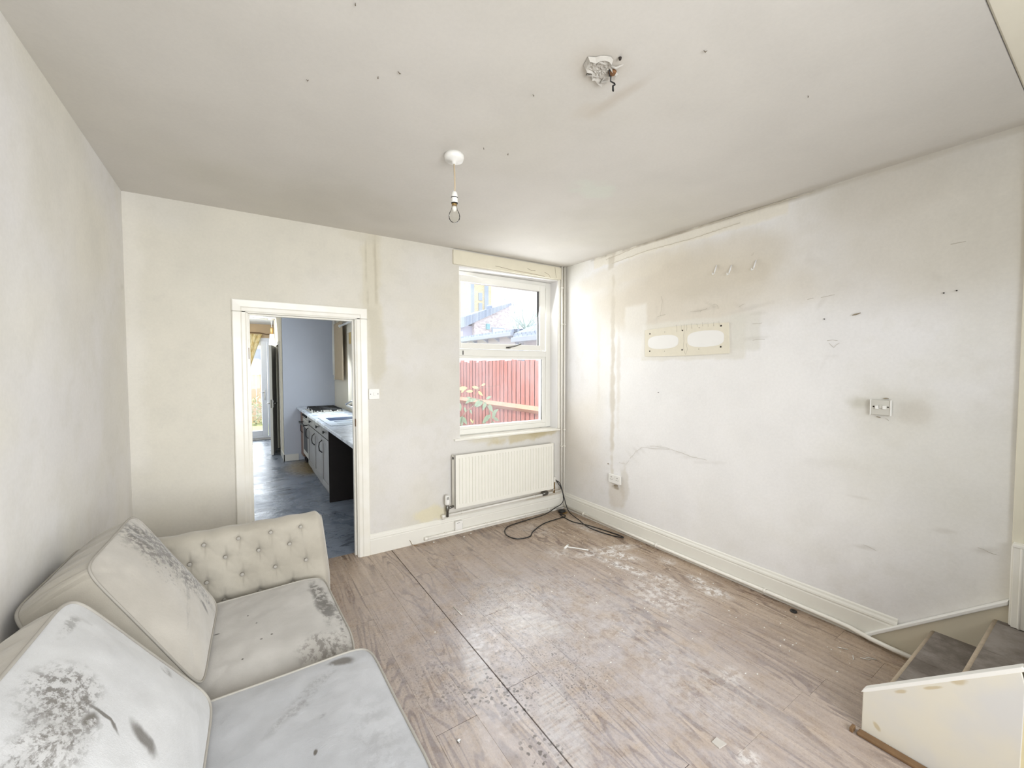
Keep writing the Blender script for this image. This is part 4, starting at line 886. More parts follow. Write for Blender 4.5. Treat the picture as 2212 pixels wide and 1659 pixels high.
# far arm: swept profile with tufted inner face
nx, nv = 150, 150; xa, xb = -3.46, -2.60
prof = [];
def armprof(t):  # t 0..1 from inner bottom over the top to outer bottom ; returns (y,z,inner weight)
    if t < .52: s = t/.52; return (-1.105+.055*s, .16+.54*s, 1.0)
    if t < .70:
        s = (t-.52)/.18; a = PI*(1-s); return (-.985+.065*math.cos(a), .70+.055*math.sin(a), max(0, 1-s*3))
    s = (t-.70)/.30; return (-.92, .70-.58*s, 0)
buttons = [(-2.735-.139*i, .705) for i in range(6)]+[(-2.79-.139*i, .628) for i in range(6)]+[(-2.715-.143*i, .527) for i in range(6)]+[(-2.78-.148*i, .425) for i in range(5)]
Pg = np.zeros((nx, nv, 3)); X = np.linspace(0, 1, nx)
for j in range(nv):
    y, zz, wi = armprof(j/(nv-1))
    Pg[:, j, 1] = y; Pg[:, j, 2] = zz
    xr = xb-.030*max(0, (zz-.42)/.33); ed = 1
    Pg[:, j, 0] = xa+(xr-xa)*X
Xw, Zw = Pg[..., 0], Pg[..., 2]; inner = np.array([armprof(j/(nv-1))[2] for j in range(nv)])[None, :]
dep = np.zeros((nx, nv)); rad_ = np.full((nx, nv), 9.)
for (bx, bz) in buttons:
    d = np.hypot(Xw-bx, Zw-bz); rad_ = np.minimum(rad_, d)
    dep += -.014*np.exp(-(d/.016)**2)
    th = np.arctan2(Zw-bz, Xw-bx); dep += -.004*np.exp(-(d/.05)**2)*np.clip(np.cos(th*7+bx*90), 0, 1)**3*sst(.008, .02, d)
    dep += -.010*np.exp(-((Xw-bx)/.0035)**2)*sst(.075, .01, np.abs(Zw-bz))
puffy = .009*sst(0, .09, rad_); edge = np.clip(np.minimum(Xw-xa, (xb-.03*np.clip((Zw-.42)/.33, 0, 1))-Xw)/.035, 0, 1)
Pg[..., 1] -= (dep+puffy)*inner*edge**.5
Pg[..., 2] += .0025*np.sin((Xw-bx)*2*PI/.139)*np.array([1 if .5 < j/(nv-1) < .72 else 0 for j in range(nv)])[None, :]*edge
# round the front end over
fr = np.clip((X-.965)/.035, 0, 1)[:, None]
cy_ = -.99; Pg[..., 1] = cy_+(Pg[..., 1]-cy_)*(1-.35*fr**2); Pg[..., 2] -= .025*fr**2*np.clip((Pg[..., 2]-.5)/.2, 0, 1)
arm = P_(grid('tufted_arm', Pg, ml, sofa, flip=True)); setuv(arm, np.stack([Xw, Zw], -1)*.5)
endp = [tuple(Pg[-1, j]) for j in range(0, nv, 3)]
q = MB(); q.add([(-2.605, -.99, .4)]+endp, [(0, i+1, i+2) for i in range(len(endp)-1)]); P_(q.build('arm_front', ml, sofa))
q = MB(); q.tube([(p[0]+.001, p[1], p[2]) for p in endp], .0045, 6); P_(q.build('arm_piping', mat_pipe, sofa))
for (bx, bz) in buttons:
    y = -1.105+.055*(bz-.16)/.54
    MB().lathe([(.0095, -.0005), (.0085, -.004), (.004, -.006)], (bx, y+.004, bz), 10, 'y').build('button', mat_pipe, arm)
P_(MB().box(-3.50, -2.62, -3.46, -3.32, .10, .70).build('near_arm', ml, sofa, .05))
# seat cushions
v1 = velvet('seat_velvet_far', [(.90, .66, .055, .30, 0, 1.0, 17, .43), (.91, .52, .06, .12, 10, 1.0, 13, .40), (.82, .12, .18, .10, 0, .6, 18, .46), (.97, .35, .03, .3, 0, .7, 20, .47), (.9, .02, .12, .05, 0, .7, 12, .42), (.34, .68, .007, .006, 0, 1, 3, .05), (.40, .55, .006, .005, 0, 1, 3, .05), (.42, .35, .009, .008, 0, 1, 3, .05), (.49, .37, .007, .007, 0, 1, 3, .05), (.14, .58, .02, .006, -20, 1, 3, .05), (.30, .22, .006, .006, 0, 1, 3, .05)], (188, 184, 178))
v2 = velvet('seat_velvet_near', [(.82, .94, .075, .028, -8, .95, 9, .36), (.62, .80, .22, .04, 40, .28, 16, .47), (.50, .68, .14, .03, 30, .28, 16, .46), (.62, .60, .03, .02, 0, .35, 14, .44), (.85, .3, .12, .3, 0, .12, 16, .45), (.57, .41, .012, .007, 60, 1, 3, .05)], (178, 179, 182))
v3 = velvet('seat_velvet_third', [], (178, 179, 182))
def dr(U_, V_): return -.030*sst(.55, 1.0, -V_)-.008*sst(.5, 1., U_)
cushion('seat_cushion', 'far beige seat cushion of the sofa with black mould along its front edge', 'cushion', [(-3.17, -1.835, .452), (-2.615, -1.815, .445), (-2.640, -1.125, .452), (-3.17, -1.175, .462)], .14, v1, .018, seed=3, droop=dr)
cushion('seat_cushion', 'near grey seat cushion of the sofa with a dark smudge at its front corner', 'cushion', [(-3.17, -2.555, .485), (-2.575, -2.555, .475), (-2.590, -1.868, .475), (-3.17, -1.885, .485)], .15, v2, .016, seed=9)
cushion('seat_cushion', 'third seat cushion of the sofa, nearest the camera at the picture edge', 'cushion', [(-3.17, -3.26, .470), (-2.575, -3.26, .46), (-2.590, -2.60, .455), (-3.17, -2.60, .47)], .15, v3, .016, seed=12)
# back cushions
v4 = velvet('back_velvet_far', [(.70, .80, .20, .20, 0, 1.0, 22, .43), (.76, .54, .18, .30, 0, 1.0, 26, .44), (.60, .62, .20, .24, 0, .8, 34, .52), (.82, .24, .12, .20, 0, .9, 24, .46), (.60, .20, .02, .07, 10, .9, 12, .38), (.62, .60, .015, .02, 0, 1, 8, .2), (.76, .86, .16, .05, 0, .6, 26, .46), (.55, .4, .3, .02, 20, .3, 8, .4)], (190, 184, 174))
v5 = velvet('back_velvet_near', [(.42, .81, .13, .11, 20, .85, 30, .46), (.30, .76, .13, .10, 20, .75, 34, .48), (.18, .76, .14, .10, 0, .7, 26, .49), (.35, .69, .035, .025, 0, .95, 20, .40), (.88, .40, .05, .035, -30, .7, 9, .40), (.40, .45, .028, .085, -20, .95, 7, .22), (.385, .645, .007, .075, -20, .95, 5, .05), (.80, .93, .10, .02, 0, .5, 18, .46)], (198, 198, 198))
cushion('back_cushion', 'far beige back cushion leaning by the tufted arm, black mould down its right side', 'cushion', [(-3.115, -1.80, .475), (-3.095, -1.20, .475), (-3.375, -1.19, .945), (-3.405, -1.725, .935)], .185, v4, .050, seed=21)
cushion('back_cushion', 'near pale back cushion with a muddy shoe print, in the bottom left corner', 'cushion', [(-3.100, -2.56, .495), (-3.080, -1.90, .50), (-3.375, -1.955, .955), (-3.400, -2.56, .955)], .185, v5, .055, seed=33)

# ------------------------------------------------------------------ kitchen units
m_unit = plain('grey_brown_unit_front', lin(142, 138, 132), .35, var=.08, vs=8); m_unitd = plain('dark_carcase', lin(30, 24, 22), .8, var=.3)
m_brownu = plain('brown_unit_edge', lin(134, 104, 88), .5, var=.1)
def wtmat():
    m = N('marbled_worktop'); P = m.pos(); a = m.noise(P, 7, 6, .7, .8); m.base(m.mix(m.ramp(a, .42, .60), lin(222, 228, 236), lin(176, 182, 190))); m.r(.3); return m.m
wt = tag(box('worktop', wtmat(), None, -2.20, -1.602, .16, 4.345, .865, .903, bevel=.006), 'long pale marbled kitchen worktop under the kitchen window', 'worktop')
def unit(name, lab, cat, y0, y1, loc=None):
    return empty(name, (-2.15, (y0+y1)/2, 0), label=lab, cat=cat)
def base_cab(y0, y1, lab, grp='base cabinets under the worktop'):
    e = unit('base_cabinet', lab, 'cabinet', y0, y1); tag(e, group=grp)
    P_(MB().box(-2.13, -1.61, y0, y0+.018, .10, .864).box(-2.13, -1.61, y1-.018, y1, .10, .864).box(-2.13, -1.61, y0, y1, .10, .118).box(-1.63, -1.61, y0, y1, .1, .86).build('carcase', m_unitd, e))
    d = P_(MB().box(-2.150, -2.131, y0+.003, y1-.003, .715, .860).build('drawer', m_unit, e, .003))
    MB().lathe([(.006, -2.150), (.006, -2.162), (.020, -2.168), (.021, -2.176), (.012, -2.180)], (0, (y0+y1)/2, .785), 14, 'x').build('knob', m_dark, d)
    q = MB().box(-2.146, -2.131, y0+.003, y1-.003, .105, .705)
    q.box(-2.153, -2.144, y0+.003, y0+.075, .105, .705).box(-2.153, -2.144, y1-.075, y1-.003, .105, .705).box(-2.153, -2.144, y0+.07, y1-.07, .105, .18).box(-2.153, -2.144, y0+.07, y1-.07, .63, .705)
    d = P_(q.build('door', m_unit, e, .002))
    yh = y1-.04
    MB().tube([(-2.153, yh, .66), (-2.185, yh, .63), (-2.192, yh, .58), (-2.185, yh, .53), (-2.153, yh, .50)], .006, 8).build('handle', m_dark, d)
    P_(MB().box(-2.10, -2.085, y0, y1, 0, .10).build('plinth', m_unit, e))
    return e
base_cab(1.65, 2.155, 'kitchen base cabinet next to the dark empty gap'); base_cab(2.158, 2.775, 'kitchen base cabinet in the middle of the run'); base_cab(2.778, 3.425, 'kitchen base cabinet right beside the oven')
tag(box('end_panel', m_unitd, None, -2.155, -1.61, 1.625, 1.647, 0, .864), 'dark end panel closing the run of kitchen cabinets', 'panel')
e = unit('oven', 'built in oven with a projecting black door handle under the hob', 'oven', 3.43, 4.04)
P_(MB().box(-2.12, -1.62, 3.43, 4.04, .12, .862).build('oven_body', m_unitd, e))
P_(MB().box(-2.15, -2.12, 3.433, 4.037, .76, .86).build('control_panel', m_socketg, e, .003))
for y in (3.53, 3.66, 3.79, 3.93): P_(MB().lathe([(.018, -2.15), (.016, -2.175)], (0, y, .81), 14, 'x').build('control_knob', m_dark, e))
dd = P_(MB().box(-2.15, -2.12, 3.433, 4.037, .17, .75).build('oven_door', m_socketg, e, .003)); MB().box(-2.152, -2.149, 3.5, 3.97, .25, .62).build('door_window', m_dark, dd)
MB().box(-2.215, -2.195, 3.45, 4.02, .675, .70).box(-2.20, -2.15, 3.47, 3.49, .68, .695).box(-2.20, -2.15, 3.98, 4.0, .68, .695).build('handle', m_dark, dd, .003)
e = unit('base_cabinet', 'narrow brown kitchen cabinet squeezed between oven and end wall', 'cabinet', 4.05, 4.345)
P_(MB().box(-2.13, -1.61, 4.05, 4.34, .10, .864).build('carcase', m_brownu, e)); dd = P_(MB().box(-2.15, -2.131, 4.055, 4.338, .105, .86).build('door', m_brownu, e, .003))
MB().tube([(-2.15, 4.08, .66), (-2.18, 4.08, .63), (-2.18, 4.08, .53), (-2.15, 4.08, .50)], .006, 8).build('handle', m_dark, dd)
P_(box('plinth', m_unitd, e, -2.10, -2.085, 4.05, 4.34, 0, .10))
# hob
e = empty('hob', (-1.9, 3.45, .903), label='four ring gas hob with black pan grates at the end of the worktop', cat='hob')
P_(MB().box(-2.14, -1.69, 3.08, 3.84, .903, .912).build('hob_plate', m_socketg, e, .003))
for x in (-2.03, -1.80):
    for y in (3.27, 3.64): P_(MB().lathe([(.045, .912), (.045, .922), (.03, .93), (.028, .934)], (x, y, 0), 16).build('burner', m_dark, e))
for y in (3.27, 3.64):
    q = MB()
    for x in (-2.11, -1.99, -1.84, -1.72): q.tube([(x, y-.15, .912), (x, y-.15, .945), (x, y+.15, .945), (x, y+.15, .912)], .006, 6)
    for yy in (-.15, -.05, .05, .15): q.tube([(-2.11, y+yy, .947), (-1.72, y+yy, .947)], .006, 6)
    P_(q.build('pan_grate', m_dark, e))
for i in range(4): P_(MB().lathe([(.014, .912), (.012, .934)], (-2.06+.09*i, 3.105, 0), 12).build('hob_knob', m_chrome, e))
# sink
e = empty('sink', (-1.9, 1.95, .903), label='white inset kitchen sink with a dark blue bowl in the worktop', cat='sink')
m_sink = plain('sink_white', lin(222, 230, 238), .25, var=.03); m_bowl = plain('sink_dark_blue', lin(44, 62, 92), .3, var=.2)
P_(MB().box(-2.15, -2.08, 1.50, 2.42, .903, .912).box(-1.75, -1.68, 1.50, 2.42, .903, .912).box(-2.08, -1.75, 1.50, 1.98, .903, .909).box(-2.08, -1.75, 2.34, 2.42, .903, .912).build('sink_rim', m_sink, e, .003))
P_(MB().box(-2.08, -1.75, 1.98, 2.34, .9035, .905).build('bowl', m_bowl, e)); 
for i in range(5): P_(MB().box(-2.05, -1.78, 1.58+.07*i, 1.60+.07*i, .909, .912).build('drainer_rib', m_bowl if i == 4 else m_sink, e))
P_(MB().tube([(-1.71, 2.16, .91), (-1.71, 2.16, 1.08), (-1.78, 2.16, 1.13), (-1.86, 2.16, 1.09)], .011, 10).box(-1.73, -1.69, 2.10, 2.22, .91, .93).build('tap', m_chrome, e))
# kitchen wall bits
pipe('kitchen_pipe', 'pair of cream pipes in the far corner of the kitchen', [[(-1.625, 4.28, 1.44), (-1.625, 4.28, 2.53)], [(-1.625, 4.16, 1.44), (-1.625, 4.16, 2.53)]], .014)
e = empty('fused_spur', (-1.6, 4.2, 1.41), label='small grey fused outlet at the foot of the kitchen corner pipes', cat='switch'); P_(MB().box(-1.63, -1.601, 4.14, 4.26, 1.35, 1.44).build('face_plate', m_socketg, e, .003)); P_(MB().box(-1.634, -1.628, 4.19, 4.21, 1.385, 1.405).build('rocker', m_white, e))
def curtain(name, lab, p0, p1, ztop, zbot, mat, folds=9, amp=.02, gather=None, group=None, sec=(0, 1)):
    e = empty(name, ((p0[0]+p1[0])/2, (p0[1]+p1[1])/2, ztop), label=lab, cat='curtain')
    n, m_ = 90, 40; P0, P1 = np.array(p0), np.array(p1); dr_ = P1-P0; L = np.linalg.norm(dr_); d = dr_/L; nn = np.array([-d[1], d[0]])
    G = np.zeros((n, m_, 3))
    for j in range(m_):
        t_ = j/(m_-1); z = ztop+(zbot-ztop)*t_
        k = gather(t_) if gather else 1.0
        for i in range(n):
            s_ = i/(n-1); q = P0+d*L*s_*k+nn*amp*math.sin(s_*folds*2*PI+.5*math.sin(t_*3))*(.5+.5*t_)
            G[i, j] = (q[0], q[1], z)
    o = P_(grid('curtain_cloth', G, mat, e)); sm = o.modifiers.new('solid', 'SOLIDIFY'); sm.thickness = .003
    return e
m_cur1 = plain('tan_curtain', lin(186, 168, 140), .9, var=.08)
e = curtain('curtain', 'plain tan curtain hanging beside the kitchen window', (-1.655, 4.02), (-1.665, 3.27), 2.30, 1.37, m_cur1, 5, .012)
P_(MB().tube([(-1.67, 3.42, 2.22), (-1.67, 1.8, 2.22)], .016, 10).lathe([(.0, 3.40), (.024, 3.41), (.024, 3.44), (.0, 3.45)], (-1.67, 0, 2.22), 12, 'y').build('curtain_pole', m_white, e))
tag(box('roller_blind', plain('yellow_blind', lin(206, 180, 120), .8), None, -1.59, -1.575, 1.95, 3.19, 1.93, 2.16), 'yellow roller blind rolled half up in the kitchen window', 'blind')
def floral():
    m = N('floral_curtain'); P = m.pos(); f = m.noise(m.mapp(P, (3, 1, 1)), 9, 3); b = m.ramp(m.vor(m.mapp(P, (1, .2, .6)), 11), .12, .22, 1., 0.)
    c = m.mix(m.ramp(f, .35, .65), lin(214, 186, 122), lin(240, 226, 180)); c = m.mix(m.math('MULTIPLY', b, .8), c, lin(128, 84, 44)); m.base(c); m.r(.9); return m.m
e = curtain('curtain', 'yellow floral curtain gathered at the left of the garden doors', (-3.30, 7.16), (-2.57, 7.16), 2.31, 1.40, floral(), 8, .02, gather=lambda t_: 1.0-.40*t_**.9)
P_(MB().tube([(-3.45, 7.17, 2.34), (-2.9, 7.17, 2.345), (-2.62, 7.17, 2.34), (-2.50, 7.17, 2.315), (-2.38, 7.17, 2.325)], .012, 8).tube([(-3.44, 7.17, 2.34), (-3.44, 7.28, 2.34)], .012, 8).tube([(-2.385, 7.17, 2.325), (-2.385, 7.28, 2.325)], .012, 8).build('curtain_wire', m_brown, e))
e = empty('pendant_lamp', (-2.46, 6.0, 2.54), label='white shaded pendant lamp beyond the kitchen near the garden doors', cat='lamp')
P_(MB().lathe([(.06, 2.54), (.055, 2.515), (.01, 2.51)], (-2.46, 6, 0), 20).build('ceiling_rose', m_socketg, e)); P_(MB().tube([(-2.46, 6, 2.52), (-2.455, 6, 2.36)], .004, 6).build('cord', m_white, e))
P_(MB().lathe([(.015, 2.37), (.028, 2.35), (.028, 2.24), (.02, 2.23)], (-2.455, 6, 0), 16).build('lamp_holder', m_brass, e)); P_(MB().lathe([(.04, 2.24), (.045, 2.20), (.06, 2.05), (.065, 1.99), (.06, 1.985)], (-2.45, 6, 0), 20).build('lamp_shade', m_white, e))
tag(MB().tube([(-3.5, 5.95, 2.528), (-2.5, 6.0, 2.528)], .012, 8).build('ceiling_conduit', m_socketg), 'grey conduit running across the far ceiling to the pendant', 'conduit')

# ------------------------------------------------------------------ outside, rear yard
m_ground = plain('yard_paving', lin(170, 165, 158), .9, var=.15, vs=3)
g_ = box('ground', m_ground, None, -30, 40, .33, 60, -.35, -.25); g_['kind'] = 'structure'
m_fence = N('red_brown_fence'); _P = m_fence.pos(); _n = m_fence.noise(m_fence.mapp(_P, (30, 30, 2.2)), 1, 5, .65); _oi = m_fence.n('ShaderNodeObjectInfo').outputs['Random']
_c = m_fence.mix(m_fence.ramp(_n, .3, .7), lin(176, 122, 118), lin(204, 156, 152)); _c = m_fence.mix(m_fence.math('MULTIPLY', _oi, .45), _c, lin(206, 126, 112)); m_fence.base(_c); m_fence.r(.85); m_fence = m_fence.m
m_rail = plain('weathered_rail', lin(214, 168, 146), .85, var=.12, vs=14)
fe = empty('fence', (.1, 2, -.25), label='red stained closeboard fence seen through the lower window pane', cat='fence')
y = .27; i = 0
while y < 5.2:
    w = .118; z1 = 1.655+.012*math.sin(i*1.7)+.01*(i % 3)
    P_(MB().prism([(.10, y), (.114, y), (.108, y+w), (.10, y+w)], 'z', -.25, z1).build('fence_board', m_fence, fe)); y += .104; i += 1
for z in (1.03, .15): P_(MB().prism([(.10, z-.05), (.10, z+.05), (.045, z)], 'y', .27, 5.25).build('arris_rail', m_rail, fe, .004))
P_(box('gravel_board', m_rail, fe, .085, .10, .27, 5.2, -.25, -.1))
# bramble in front of the fence
br = empty('bramble', (-.35, 1.0, -.25), label='leafy bramble stems arching up in front of the red fence', cat='plant')
m_stem = plain('bramble_stem', lin(150, 150, 130), .7, var=.2); m_leaf = plain('bramble_leaf', lin(150, 176, 150), .6, var=.25, vs=20); m_leaf2 = plain('young_leaf', lin(206, 208, 150), .6, var=.15, vs=20)
def pix(px, py, yy):
    d = (fw + ri*((px-1106)/892.285) - up2*((py-829.5)/892.285)); t_ = (yy+3.491189)/d.y; return Vector((-2.985416, -3.491189, 1.55))+d*t_
def stem(pts, r, yy): return [tuple(pix(a, b, yy)) for a, b in pts]
for pts, r, yy in (([(1066, 1188), (1063, 1100), (1062, 960), (1062, 912), (1057, 885), (1050, 872), (1038, 864), (1020, 860), (1015, 860)], .006, .85), ([(1020, 860), (1031, 845), (1039, 832)], .003, .85), ([(1047, 862), (1030, 870), (1008, 888), (1000, 896), (993, 930), (990, 960)], .004, .9), ([(1018, 960), (1020, 925), (1019, 912)], .003, .95), ([(996, 830), (994, 845), (994, 860)], .003, .9), ([(990, 868), (1004, 850), (1040, 838), (1080, 832)], .0015, 1.3)):
    P_(MB().tube(stem(pts, r, yy), r, 6).build('stem', m_stem, br))
def leaf(px, py, s, an, yy, mat):
    c_ = pix(px, py, yy); a = math.radians(an); out = []
    prof_ = [(0, 0), (.3, .22), (.65, .26), (1.05, .12), (1.3, 0), (1.05, -.12), (.65, -.26), (.3, -.22)]
    vs = []
    for (u, v_) in prof_:
        x = (u*math.cos(a)-v_*math.sin(a))*s; z_ = (u*math.sin(a)+v_*math.cos(a))*s; vs.append((c_.x+x, c_.y+.25*abs(v_)*s+.10*u*s, c_.z+z_))
    q = MB().add(vs, [(0, 1, 7), (1, 2, 6, 7), (2, 3, 5, 6), (3, 4, 5)]); P_(q.build('leaf', mat, br))
for a in ((1018, 862, .07, 215, .85, 0), (1020, 862, .06, 160, .85, 0), (1028, 862, .07, 200, .84, 0), (1036, 864, .08, 230, .84, 0), (1045, 866, .10, 215, .85, 0), (1050, 868, .09, 250, .84, 0), (1056, 872, .10, 300, .84, 0), (1050, 862, .07, 20, .85, 0),
          (1010, 838, .10, 185, .85, 1), (1022, 845, .07, 180, .85, 1), (1033, 845, .07, 320, .85, 1), (1034, 838, .07, 170, .85, 1), (1040, 833, .05, 20, .85, 1), (1060, 895, .12, 225, .84, 0), (1063, 895, .09, 30, .84, 0), (1066, 902, .08, 330, .84, 0), (1064, 905, .09, 60, .84, 0), (1064, 910, .07, 300, .85, 0),
          (1006, 890, .05, 100, .9, 0), (1016, 884, .05, 290, .9, 0), (1000, 898, .09, 240, .9, 0), (1000, 900, .09, 300, .9, 0), (998, 905, .08, 270, .9, 0), (993, 870, .08, 280, .9, 0), (1020, 915, .04, 60, .95, 1), (1020, 912, .04, 120, .95, 1), (1050, 915, .04, 150, .9, 0), (996, 848, .04, 30, .9, 1)):
    leaf(*a[:5], m_leaf2 if a[5] else m_leaf)
# neighbour's low outbuilding with gutter
m_nw = plain('white_render', lin(232, 230, 232), .9, var=.05); m_gut = plain('pale_grey_gutter', lin(176, 188, 204), .6, var=.08)
def tile(name, c0, c1):
    m = N(name); P = m.pos(); q = m.n('ShaderNodeTexBrick'); m.l(m.mapp(P, (1, 1, 1), (0, 0, 0), (PI/2*0, 0, PI/2)), q.inputs[0]); q.inputs['Scale'].default_value = 3.2; q.inputs['Color1'].default_value = (*lin(*c0), 1); q.inputs['Color2'].default_value = (*lin(*c1), 1)
    q.inputs['Mortar'].default_value = (*(lin(*c0)*.55), 1); q.inputs['Mortar Size'].default_value = .03; m.base(q.outputs[0]); m.r(.8); return m.m
m_slate = tile('pale_slate', (158, 172, 194), (182, 194, 212))
ob = empty('outbuilding', (3.2, 5.5, -.25), label='neighbour white outbuilding with grey gutter just above the fence', cat='building')
P_(box('wall', m_nw, ob, 2.35, 4.6, 4.40, 9.5, -.25, 2.36)); P_(MB().prism([(2.12, 2.37), (4.7, 2.62), (4.7, 2.68), (2.12, 2.43)], 'y', 4.30, 9.6).build('roof', m_slate, ob)); P_(MB().box(2.08, 2.18, 4.30, 9.6, 2.285, 2.375).build('gutter', m_gut, ob, .01))
for yy in (4.6, 5.2, 5.75, 6.35, 6.95): P_(MB().prism([(2.18, 2.30), (2.36, 2.30), (2.36, 2.20)], 'y', yy, yy+.05).build('gutter_bracket', m_gut, ob))
ob = empty('outbuilding', (3.2, 2.5, -.25), label='neighbour lean-to with a sloping grey tiled roof at the right of the upper pane', cat='building')
P_(box('wall', m_nw, ob, 2.35, 4.6, .5, 4.15, -.25, 2.18)); 
rfp = P_(MB().prism([(2.10, 2.22), (4.7, 3.35), (4.7, 3.42), (2.10, 2.29)], 'y', .5, 4.2).build('roof', m_slate, ob)); P_(MB().box(2.04, 2.14, .5, 4.22, 2.13, 2.24).build('gutter', m_gut, ob, .01)); P_(MB().tube([(2.10, 4.12, 2.2), (2.20, 4.12, 2.0), (2.30, 4.12, 1.9), (2.30, 4.12, -.2)], .04, 8).build('downpipe', m_gut, ob))
for k in range(5): P_(MB().prism([(2.12+.5*k, 2.235+.217*k+.06), (2.64+.5*k, 2.235+.217*(k+1.04)+.06), (2.64+.5*k, 2.235+.217*(k+1.04)+.085), (2.12+.5*k, 2.235+.217*k+.10)], 'y', .5, 4.2).build('tile_course', m_slate, ob))
def brickm(name, c0, c1, mo, sc=4.5):
    m = N(name); P = m.pos(); s_ = m.n('ShaderNodeSeparateXYZ'); m.l(P, s_.inputs[0]); cm = m.n('ShaderNodeCombineXYZ'); m.l(m.math('ADD', s_.outputs[0], s_.outputs[1]), cm.inputs[0]); m.l(s_.outputs[2], cm.inputs[1])
    q = m.n('ShaderNodeTexBrick'); m.l(cm.outputs[0], q.inputs[0]); q.inputs['Scale'].default_value = sc; q.inputs['Color1'].default_value = (*lin(*c0), 1); q.inputs['Color2'].default_value = (*lin(*c1), 1); q.inputs['Mortar'].default_value = (*lin(*mo), 1); q.inputs['Mortar Size'].default_value = .02; q.inputs['Bias'].default_value = -.3
    m.base(q.outputs[0]); m.r(.9); return m.m
m_br = brickm('pale_brick', (232, 220, 222), (176, 156, 166), (240, 236, 232)); m_by = brickm('yellow_brick', (240, 224, 180), (232, 206, 150), (240, 234, 218), 3.2)
gh = empty('gable_house', (7.2, 15, -.25), label='brick gable house with a sloping slate roof behind the outbuilding', cat='building')
P_(MB().prism([(6.35, -.25), (8.33, -.25), (8.33, 4.68), (6.35, 3.78)], 'y', 14, 18).build('wall', m_br, gh))
P_(MB().prism([(5.75, 3.48), (8.36, 4.70), (8.36, 4.82), (7.0, 4.40), (5.75, 3.95)], 'y', 13.85, 18.2).build('roof', m_slate, gh))
P_(box('wall', plain('darker_brick', lin(196, 196, 216), .9), gh, 5.85, 6.35, 14.2, 18, -.25, 3.6))  # side wall in one even, darker tone
P_(MB().lathe([(.14, 4.40), (.14, 4.62), (.16, 4.64), (.10, 4.70)], (7.42, 14.4, 0), 12).build('roof_vent', m_gut, gh))
w_ = P_(MB().box(7.30, 8.02, 13.95, 14.02, 3.15, 3.56).build('window', m_gut, gh)); MB().box(7.36, 7.96, 13.93, 13.96, 3.2, 3.5).build('pane', m_nw, w_)
P_(MB().box(6.98, 7.15, 13.9, 14.0, 3.45, 3.72).build('wall_vent', plain('teal_vent', lin(150, 196, 204), .7), gh))
tw = empty('chimney_house', (11, 24, -.25), label='tall yellow brick house wall with dark downpipes rising behind the gable', cat='building')
P_(box('wall', m_by, tw, 10.36, 12.0, 22, 27, -.25, 12)); P_(MB().box(10.30, 10.55, 21.85, 22.0, -.25, 11.5).build('downpipe', m_gut, tw)); P_(MB().box(11.42, 11.68, 21.85, 22.0, -.25, 11.5).build('downpipe', m_gut, tw))
for z_ in (6.6, 5.9): P_(MB().box(10.95, 11.22, 21.92, 22.0, z_-.3, z_+.22).build('window', m_gut, tw))
tw = empty('white_house', (6, 19, -.25), label='white house corner with a grey roof at the far left of the upper pane', cat='building')
P_(box('wall', m_nw, tw, 5.2, 6.5, 18.6, 20, -.25, 4.6)); P_(MB().prism([(5.0, 4.55), (6.9, 4.45), (6.2, 5.0), (5.4, 5.1)], 'y', 18.4, 20.2).build('roof', m_slate, tw))
tr = empty('tree', (12.1, 18, -.25), label='pale bare tree beyond the tiled roof in the upper pane', cat='tree')
m_bark = plain('pale_bark', lin(190, 208, 204), .9, var=.1)
rr_ = random.Random(5); q = MB(); q.tube([(12.1, 18, -.25), (12.15, 18, 3.0), (12.2, 18, 4.2)], [.16, .12, .07], 8); P_(q.build('trunk', m_bark, tr))
q = MB()
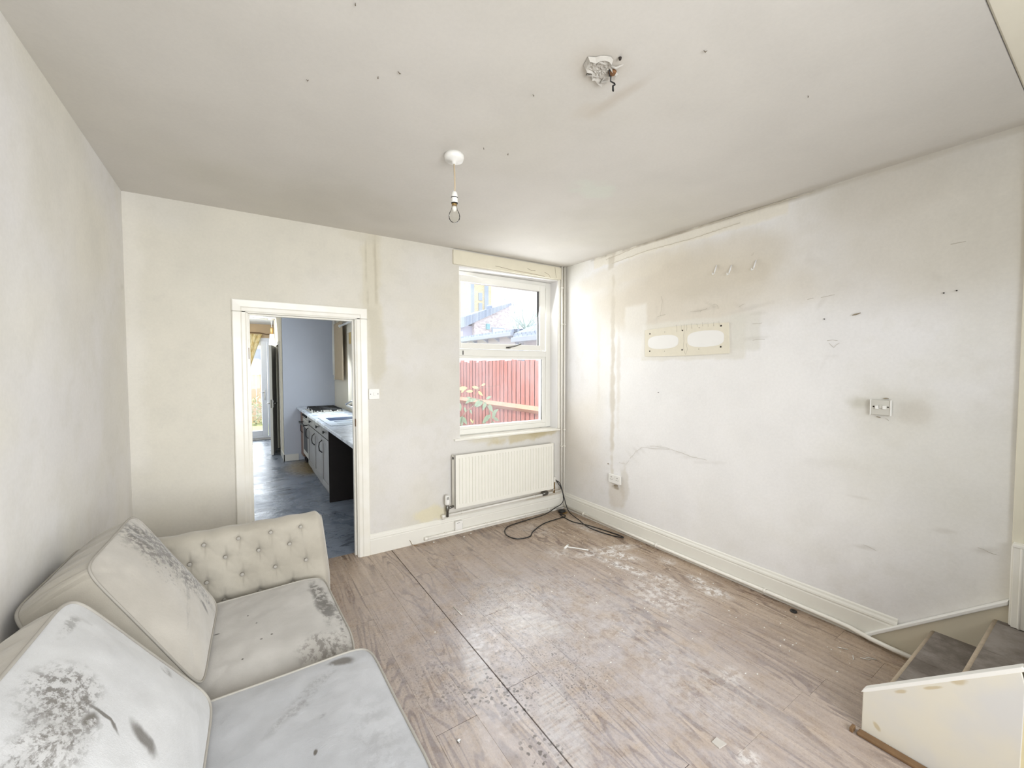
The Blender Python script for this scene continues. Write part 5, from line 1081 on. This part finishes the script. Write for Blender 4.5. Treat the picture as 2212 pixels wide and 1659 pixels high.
for i in range(60):
    a = rr_.uniform(0, 2*PI); h0 = rr_.uniform(2.4, 4.2); L = rr_.uniform(.8, 2.0); x0_, y0_ = 12.15, 18.
    p1 = (x0_+math.cos(a)*L*.5, y0_+math.sin(a)*L*.5, h0+L*.5); p2 = (x0_+math.cos(a)*L*.75, y0_+math.sin(a)*L*.7, h0+L*1.1)
    q.tube([(x0_, y0_, h0), p1, p2], [.035, .022, .010], 5)
    for k in range(3):
        t_ = rr_.uniform(.3, 1); b_ = [p1[c_]+(p2[c_]-p1[c_])*t_ for c_ in range(3)]
        q.tube([b_, (b_[0]+rr_.uniform(-.3, .3), b_[1]+rr_.uniform(-.3, .3), b_[2]+rr_.uniform(.1, .5))], [.012, .006], 4)
tag(P_(q.build('branches', m_bark, tr)), kind='stuff')
# garden behind the far doors
fg = empty('fence', (-2.6, 11, -.25), label='pale timber garden fence seen through the far glazed doors', cat='fence')
m_pale = plain('pale_timber', lin(232, 196, 164), .85, var=.1)
for k in range(22): P_(MB().box(-3.9+.13*k, -3.79+.13*k, 11, 11.02, -.25, 1.38).build('fence_board', m_pale, fg))
P_(box('fence_rail', m_pale, fg, -3.95, -1.0, 10.95, 11.0, .98, 1.06)); P_(box('fence_rail', m_nw, fg, -3.95, -1.0, 10.93, 11.03, 1.38, 1.43))
m_grass = plain('sunlit_grass', lin(206, 214, 150), .95, var=.25, vs=14); m_hedge = plain('pale_shrub', lin(196, 200, 168), .95, var=.3, vs=14)
gl_ = box('lawn', m_grass, None, -6, 1.2, 7.9, 13, -.25, -.06); gl_['kind'] = 'structure'
q = MB(); rr_ = random.Random(9)
for i in range(900):
    x, y, z_ = rr_.uniform(-3.7, -1.8), rr_.uniform(10.2, 10.85), rr_.uniform(-.1, .75); s_ = .05
    a, b = rr_.uniform(0, 6), rr_.uniform(-1, 1); u_ = Vector((math.cos(a), math.sin(a), b))*s_; w__ = Vector((-math.sin(a), math.cos(a), .3))*s_*.5; c_ = Vector((x, y, z_))
    q.add([c_-u_, c_+w__, c_+u_, c_-w__], [(0, 1, 2, 3)])
tag(q.build('shrub_foliage', m_hedge), 'pale leafy shrubs growing along the foot of the timber garden fence', 'shrub', kind='stuff')
fh = empty('far_house', (-2.6, 20, -.25), label='white house with tile bands beyond the garden fence', cat='building')
P_(box('wall', m_nw, fh, -6, 2, 20, 24, -.25, 2.9)); P_(MB().prism([(19.8, 2.9), (22, 4.4), (24.2, 2.9)], 'x', -6.2, 2.2).build('roof', m_nw, fh)); P_(box('window', m_gut, fh, -2.6, -2.0, 19.95, 20.0, 2.0, 2.5))
